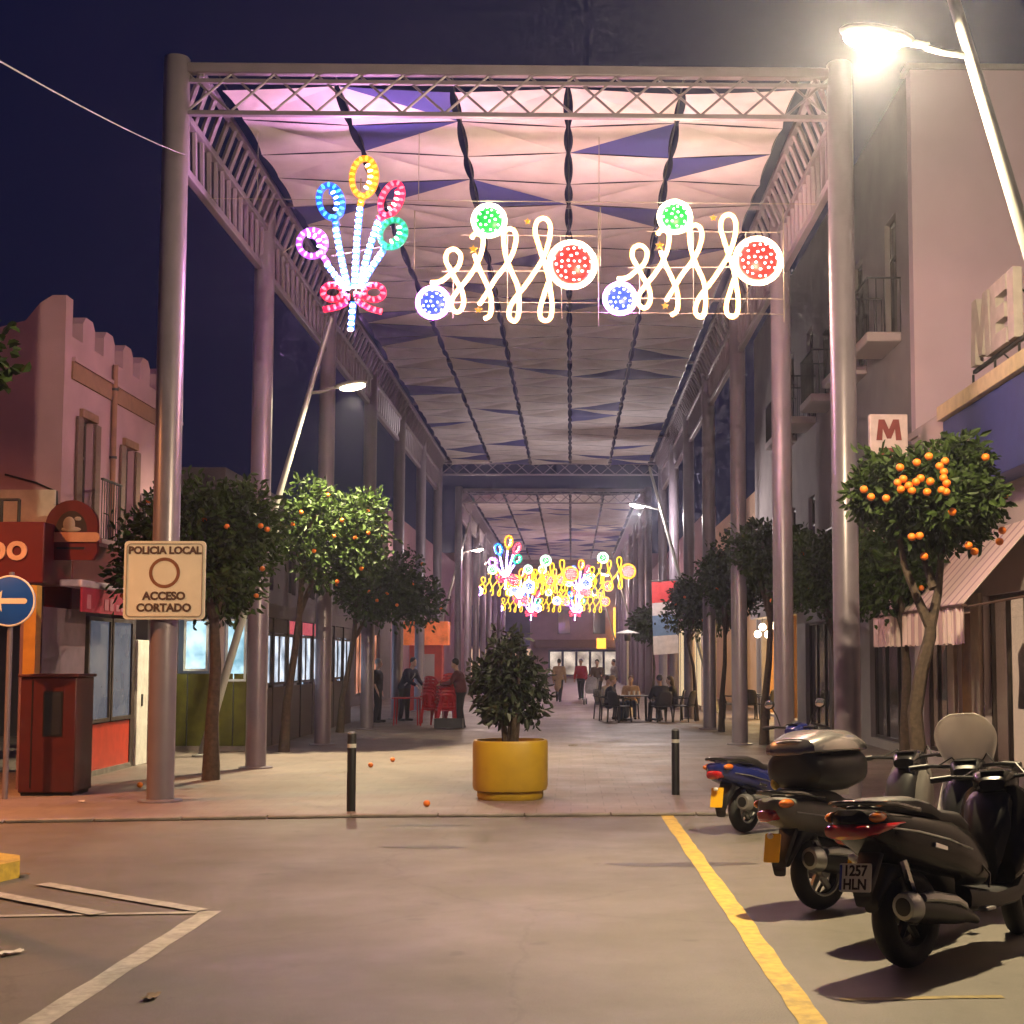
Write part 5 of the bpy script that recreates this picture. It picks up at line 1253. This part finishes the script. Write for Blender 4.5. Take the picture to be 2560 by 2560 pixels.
person('long-haired person in dark clothes seated at the far right of the dark table', (2.92, 42.5, ZP), 178, 'sit', blk, jean, 'brown', 1.66, m_skin2, long_hair=True)
person('fair-haired person in a black top seated at the left of the dark table', (1.08, 42.2, ZP), -8, 'sit', blk, jean, 'blonde', 1.68, m_skin2)
person('person in a cream jumper seated farther left behind the dark table', (1.00, 43.5, ZP), -30, 'sit', cream_c, grey_c, 'brown', 1.66, m_skin2)
person('person in a tan jacket seated behind the dark table facing the camera', (1.75, 43.6, ZP), -92, 'sit', tan, jean, 'brown', 1.66, m_skin2)
person('woman in a brown jacket walking with a grey pushchair', (1.02, 57.4, ZP), -98, 'push', brown, blk, 'dark', 1.68)
person('person in a tan coat walking away past the ficus', (-.50, 60.7, ZP), 82, 'walk', tan, blk, 'dark', 1.70, coat=True)
person('person in a bright red jacket walking beside the pushchair', (.42, 63.5, ZP), -100, 'walk', red_c, blk, 'dark', 1.70)
person('distant person in grey standing among the far tables', (1.9, 66, ZP), 200, 'stand', grey_c, blk, 'dark', 1.68)

# ---------------------------------------------------------------- tables and chairs
m_redpl = M('red_plastic', (.42, .012, .018), .35, var=.08)
m_wick = M('dark_wicker', (.025, .025, .032), .6, bump=.5, bscale=80)
m_tab = M('dark_table', (.03, .03, .035), .4)
def chair(name, label, loc, rz, mat, group, seat_z=.44, arms=True):
    t = thing(name, label, 'chair', loc, rz, group)
    for x in (-.21, .21):
        for y in (-.21, .21): MB().tube([(x * 1.12, y * 1.12, 0), (x, y, seat_z)], [.02, .024], 7).build('leg', mat, t)
    MB().loft([(-.24, seat_z, .20, .012, .02), (-.2, seat_z, .235, .018, .02), (.2, seat_z + .01, .24, .018, .02), (.25, seat_z, .20, .012, .02)], 14, .5).build('seat', mat, t)
    vs = []; fs = []
    for i in range(7):
        v = i / 6; hw = .225 - .05 * max(0, v - .7) / .3
        for j in range(7):
            u = j / 6 * 2 - 1; vs.append((-.22 - .10 * v + .05 * u * u, u * hw, seat_z + .02 + .42 * v - .03 * u * u * v))
    for i in range(6):
        for j in range(6):
            if mat is m_redpl and j % 2 == 1 and 1 <= i <= 4: continue
            k = i * 7 + j; fs.append((k, k + 1, k + 8, k + 7))
    o = MB().add(vs, fs).build('backrest', mat, t); o.modifiers.new('solid', 'SOLIDIFY').thickness = .018
    if arms:
        for q in (-1, 1): MB().tube([(-.26, q * .24, seat_z + .24), (.05, q * .255, seat_z + .22), (.2, q * .25, seat_z + .2), (.23, q * .235, seat_z)], .018, 7).build('armrest', mat, t)
    return t
def table(name, label, loc, mat, w_=.7, d=.7, h=.73, group=None, rz=0):
    t = thing(name, label, 'table', loc, rz, group)
    MB().prism(rrect(w_, d, .06), lambda u, v, q: (u, v, q), h - .03, h).build('table_top', mat, t, smooth=False)
    for x in (-1, 1):
        for y in (-1, 1): MB().cyl((x * (w_ / 2 - .06), y * (d / 2 - .06), 0), (x * (w_ / 2 - .08), y * (d / 2 - .08), h - .03), .018, n=8).build('leg', mat, t)
    return t
lab = ['lowest', 'second', 'third', 'fourth', 'fifth', 'sixth', 'topmost']
for i in range(7):
    o = chair('plastic_chair', 'red plastic chair, %s of the stack beside the waiter' % lab[i], (-3.22 + .018 * i, 38.2, ZP + .085 * i), R(100), m_redpl, 'stacked red chairs')
for i in range(6):
    o = chair('plastic_chair', 'red plastic chair, %s of the shorter stack behind the red tables' % ['lowest', 'second', 'third', 'fourth', 'fifth', 'topmost'][i], (-3.62 + .015 * i, 39.2, ZP + .085 * i), R(60), m_redpl, 'stacked red chairs')
table('plastic_table', 'red plastic table nearest the two men', (-4.35, 39.6, ZP), m_redpl, .75, .75, .73, 'red plastic tables')
table('plastic_table', 'red plastic table between the stacked chairs and the other red table', (-3.75, 40.4, ZP), m_redpl, .75, .75, .73, 'red plastic tables')
wt = MB().box((0, 0, 0), (.52, .4, .28)).build('trolley', m_black) if False else None
bg_ = thing('black_crate', 'low black crate on the ground in front of the stacked red chairs', 'crate', (-3.05, 37.3, ZP))
MB().bb(-.35, .35, -.2, .2, .03, .05).build('bottom', m_black, bg_)
for a in ((-.35, -.33, -.2, .2), (.33, .35, -.2, .2)): MB().bb(*a, .05, .26).build('side', m_black, bg_)
for a in ((-.33, .33, -.2, -.18), (-.33, .33, .18, .2)): MB().bb(*a, .05, .26).build('side', m_black, bg_)
table('cafe_table', 'dark cafe table with glasses in the middle of the seated group', (1.78, 41.9, ZP), m_tab, .8, .8, .72)
for q, (x, y) in enumerate(((-.15, -.1), (.12, .05), (.0, .2))):
    gl = thing('drinking_glass', ['drinking glass at the left of the dark cafe table', 'drinking glass at the right of the dark cafe table', 'drinking glass at the back of the dark cafe table'][q], 'glass', (1.78 + x, 41.9 + y, ZP + .72), group='glasses on the cafe table')
    MB().lathe([(.03, 0), (.036, .12), (.033, .12), (.027, .01)], 12).build('tumbler', m_white, gl)
for lb_, x, y, f in (('dark wicker chair under the person in the navy coat', 2.50, 41.35, 112), ('dark wicker chair under the long-haired person', 2.92, 42.5, 178), ('dark wicker chair under the fair-haired person in black', 1.08, 42.2, -8), ('dark wicker chair under the person in the cream jumper', 1.0, 43.5, -30), ('dark wicker chair under the person in the tan jacket', 1.75, 43.6, -92),
                     ('empty dark wicker chair nearest the camera left of the dark table', 1.35, 41.2, 40), ('empty dark wicker chair at the right end beside the leaning tree trunk', 3.15, 41.5, 150)):
    chair('wicker_chair', lb_, (x - .02 * math.cos(R(f)), y - .02 * math.sin(R(f)), ZP), R(f), m_wick, 'dark wicker cafe chairs', .43)
table('cafe_table', 'dark cafe table before the glowing cafe at right', (5.2, 43.5, ZP), m_tab, .7, .7, .72)
for lb_, x, y, f in (('dark wicker chair left of the table before the glowing cafe', 4.7, 43.4, 0), ('dark wicker chair right of the table before the glowing cafe', 5.65, 43.2, 150), ('dark wicker chair in front of the table before the glowing cafe', 5.1, 42.8, 90)):
    chair('wicker_chair', lb_, (x, y, ZP), R(f), m_wick, 'dark wicker cafe chairs', .43)
# pushchair
pc_ = thing('pushchair', 'grey pushchair with a hood in the middle of the street', 'pushchair', (.78, 56.6, ZP), R(-98))
MB().loft([(-.25, .85, .2, .2, .15), (-.05, .75, .24, .3, .25), (.25, .6, .24, .18, .15), (.42, .5, .18, .08, .08)], 14, .7).build('seat_shell', grey_c, pc_)
for x in (-.3, .35):
    for y in (-.24, .24): MB().lathe([(.11, -.02), (.12, 0), (.11, .02)], 14).build('wheel', m_black, pc_).matrix_local = Matrix.Translation((x, y, .12)) @ Matrix.Rotation(R(90), 4, 'X')
for y in (-.22, .22): MB().tube([(.35, y, .12), (-.1, y, .6), (-.5, y, 1.0)], .015, 6).build('frame', m_alu, pc_)
MB().cyl((-.5, -.22, 1.0), (-.5, .22, 1.0), .018, n=8).build('handle', m_black, pc_)
# patio heater
hp = thing('patio_heater', 'slim patio heater with a flat white reflector behind the seated group', 'heater', (1.75, 46.2, ZP))
MB().lathe([(.22, 0), (.22, .4), (.2, .42)], 18).build('base', m_alu, hp); MB().cyl((0, 0, .42), (0, 0, 2.3), .03, n=10).build('pole', m_alu, hp)
MB().lathe([(.09, 2.3), (.1, 2.5)], 14).build('burner', m_dark, hp); MB().lathe([(.38, 2.54), (.2, 2.60), (.03, 2.64)], 24).build('reflector', m_white, hp)
# banner on the right
bn = thing('banner', 'hanging banner with red, white and blue bands on a right column', 'banner', (3.1, 49.35, 1.9))
cols = [((.5, .045, .05), 1.72, 2.42), ((.55, .50, .50), 1.30, 1.72), ((.12, .20, .32), .62, 1.30), ((.55, .50, .48), .0, .62)]
for i, (c, a, b) in enumerate(cols):
    vs = []; nu = 12
    for z in (a, b):
        for j in range(nu + 1):
            u = j / nu; vs.append((-.42 + .84 * u - .06 * (2.42 - z) / 2.42 * -1, .03 * math.sin(u * 9 + z * 2), z + .06 * u))
    fs = [(j, j + 1, nu + 2 + j, nu + 1 + j) for j in range(nu)]
    MB().add(vs, fs).build('cloth_band', M('banner_%d' % i, c, .8), bn)
MB().cyl((-.5, .0, 2.46), (.5, 0, 2.52), .018, n=8).build('rod', m_metald, bn)

# ---------------------------------------------------------------- wires and litter
wr_ = thing('overhead_wire', 'thin pale cable running from the first left column out of the upper left corner', 'cable', (0, 0, 0))
a = Vector((-4.95, 18.62, 8.22)); b = Vector((-2.72, 5.4, 4.36))
pts = [a.lerp(b, i / 24) + Vector((0, 0, -.06 * 4 * (i / 24) * (1 - i / 24))) for i in range(25)]
MB().tube(pts, .0055, 6).build('cable', M('cable_grey', (.22, .21, .23), .6), wr_)
m_paper = M('paper', (.65, .62, .58), .8); m_dry = M('dry_leaf', (.16, .11, .06), .8)
def litter(name, label, cat, loc, s, mat, seed):
    rnd = random.Random(seed); vs = []; fs = []; n = 5
    for i in range(n):
        for j in range(n): vs.append((s * (i / 4 - .5) * (1.3 + .2 * rnd.random()), s * .7 * (j / 4 - .5), .012 + s * .18 * rnd.random()))
    for i in range(n - 1):
        for j in range(n - 1): fs.append((i * n + j, (i + 1) * n + j, (i + 1) * n + j + 1, i * n + j + 1))
    o = MB().add(vs, fs).build(name, mat); o.location = loc; o.rotation_euler = (0, 0, rnd.uniform(0, 3)); tag(o, label, cat)
litter('paper_scrap', 'crumpled white paper scrap on the asphalt at lower left', 'litter', (-3.4, 9.25, 0), .11, m_paper, 1)
litter('dry_leaf', 'dry curled leaf on the asphalt right of the long white line', 'leaf', (-2.22, 8.05, 0), .09, m_dry, 2)
litter('paper_scrap', 'small white paper scrap beside the red cabinet', 'litter', (-6.0, 18.5, ZP), .1, m_paper, 3)
litter('dry_leaf', 'dry leaf on the paving right of the planter', 'leaf', (.05, 30.0, ZP), .14, m_dry, 4)
litter('dry_leaf', 'dark dry leaf beside the yellow island nose', 'leaf', (-4.55, 12.5, 0), .12, m_dry, 6)
for lb_, x, y in (('fallen orange on the paving near the left bollard', -3.25, 24.3), ('fallen orange by the second left column', -3.05, 25.6), ('fallen orange at the kerb between bollard and planter', -1.72, 17.9), ('fallen orange by the red cabinet', -5.9, 20.6)):
    o = bpy.data.objects.new('fallen_orange', orange_me[.042]); COL.objects.link(o); o.location = (x, y, ZP + .039); tag(o, lb_, 'fruit', 'fallen oranges')

# ---------------------------------------------------------------- thin night haze that glows round the lamps
hz_m = bpy.data.materials.new('haze'); hz_m.use_nodes = True; hn = hz_m.node_tree
hn.nodes.remove(hn.nodes['Principled BSDF'])
pv_ = hn.nodes.new('ShaderNodeVolumePrincipled'); pv_.inputs['Density'].default_value = .0013; pv_.inputs['Color'].default_value = (.74, .78, 1, 1); pv_.inputs['Anisotropy'].default_value = .84
hn.links.new(pv_.outputs[0], hn.nodes['Material Output'].inputs['Volume'])
hz = MB().bb(-165, 165, -65, 265, -1, 13.2).build('haze', hz_m, smooth=False); tag(hz, 'thin pale night haze filling the street', kind='stuff')
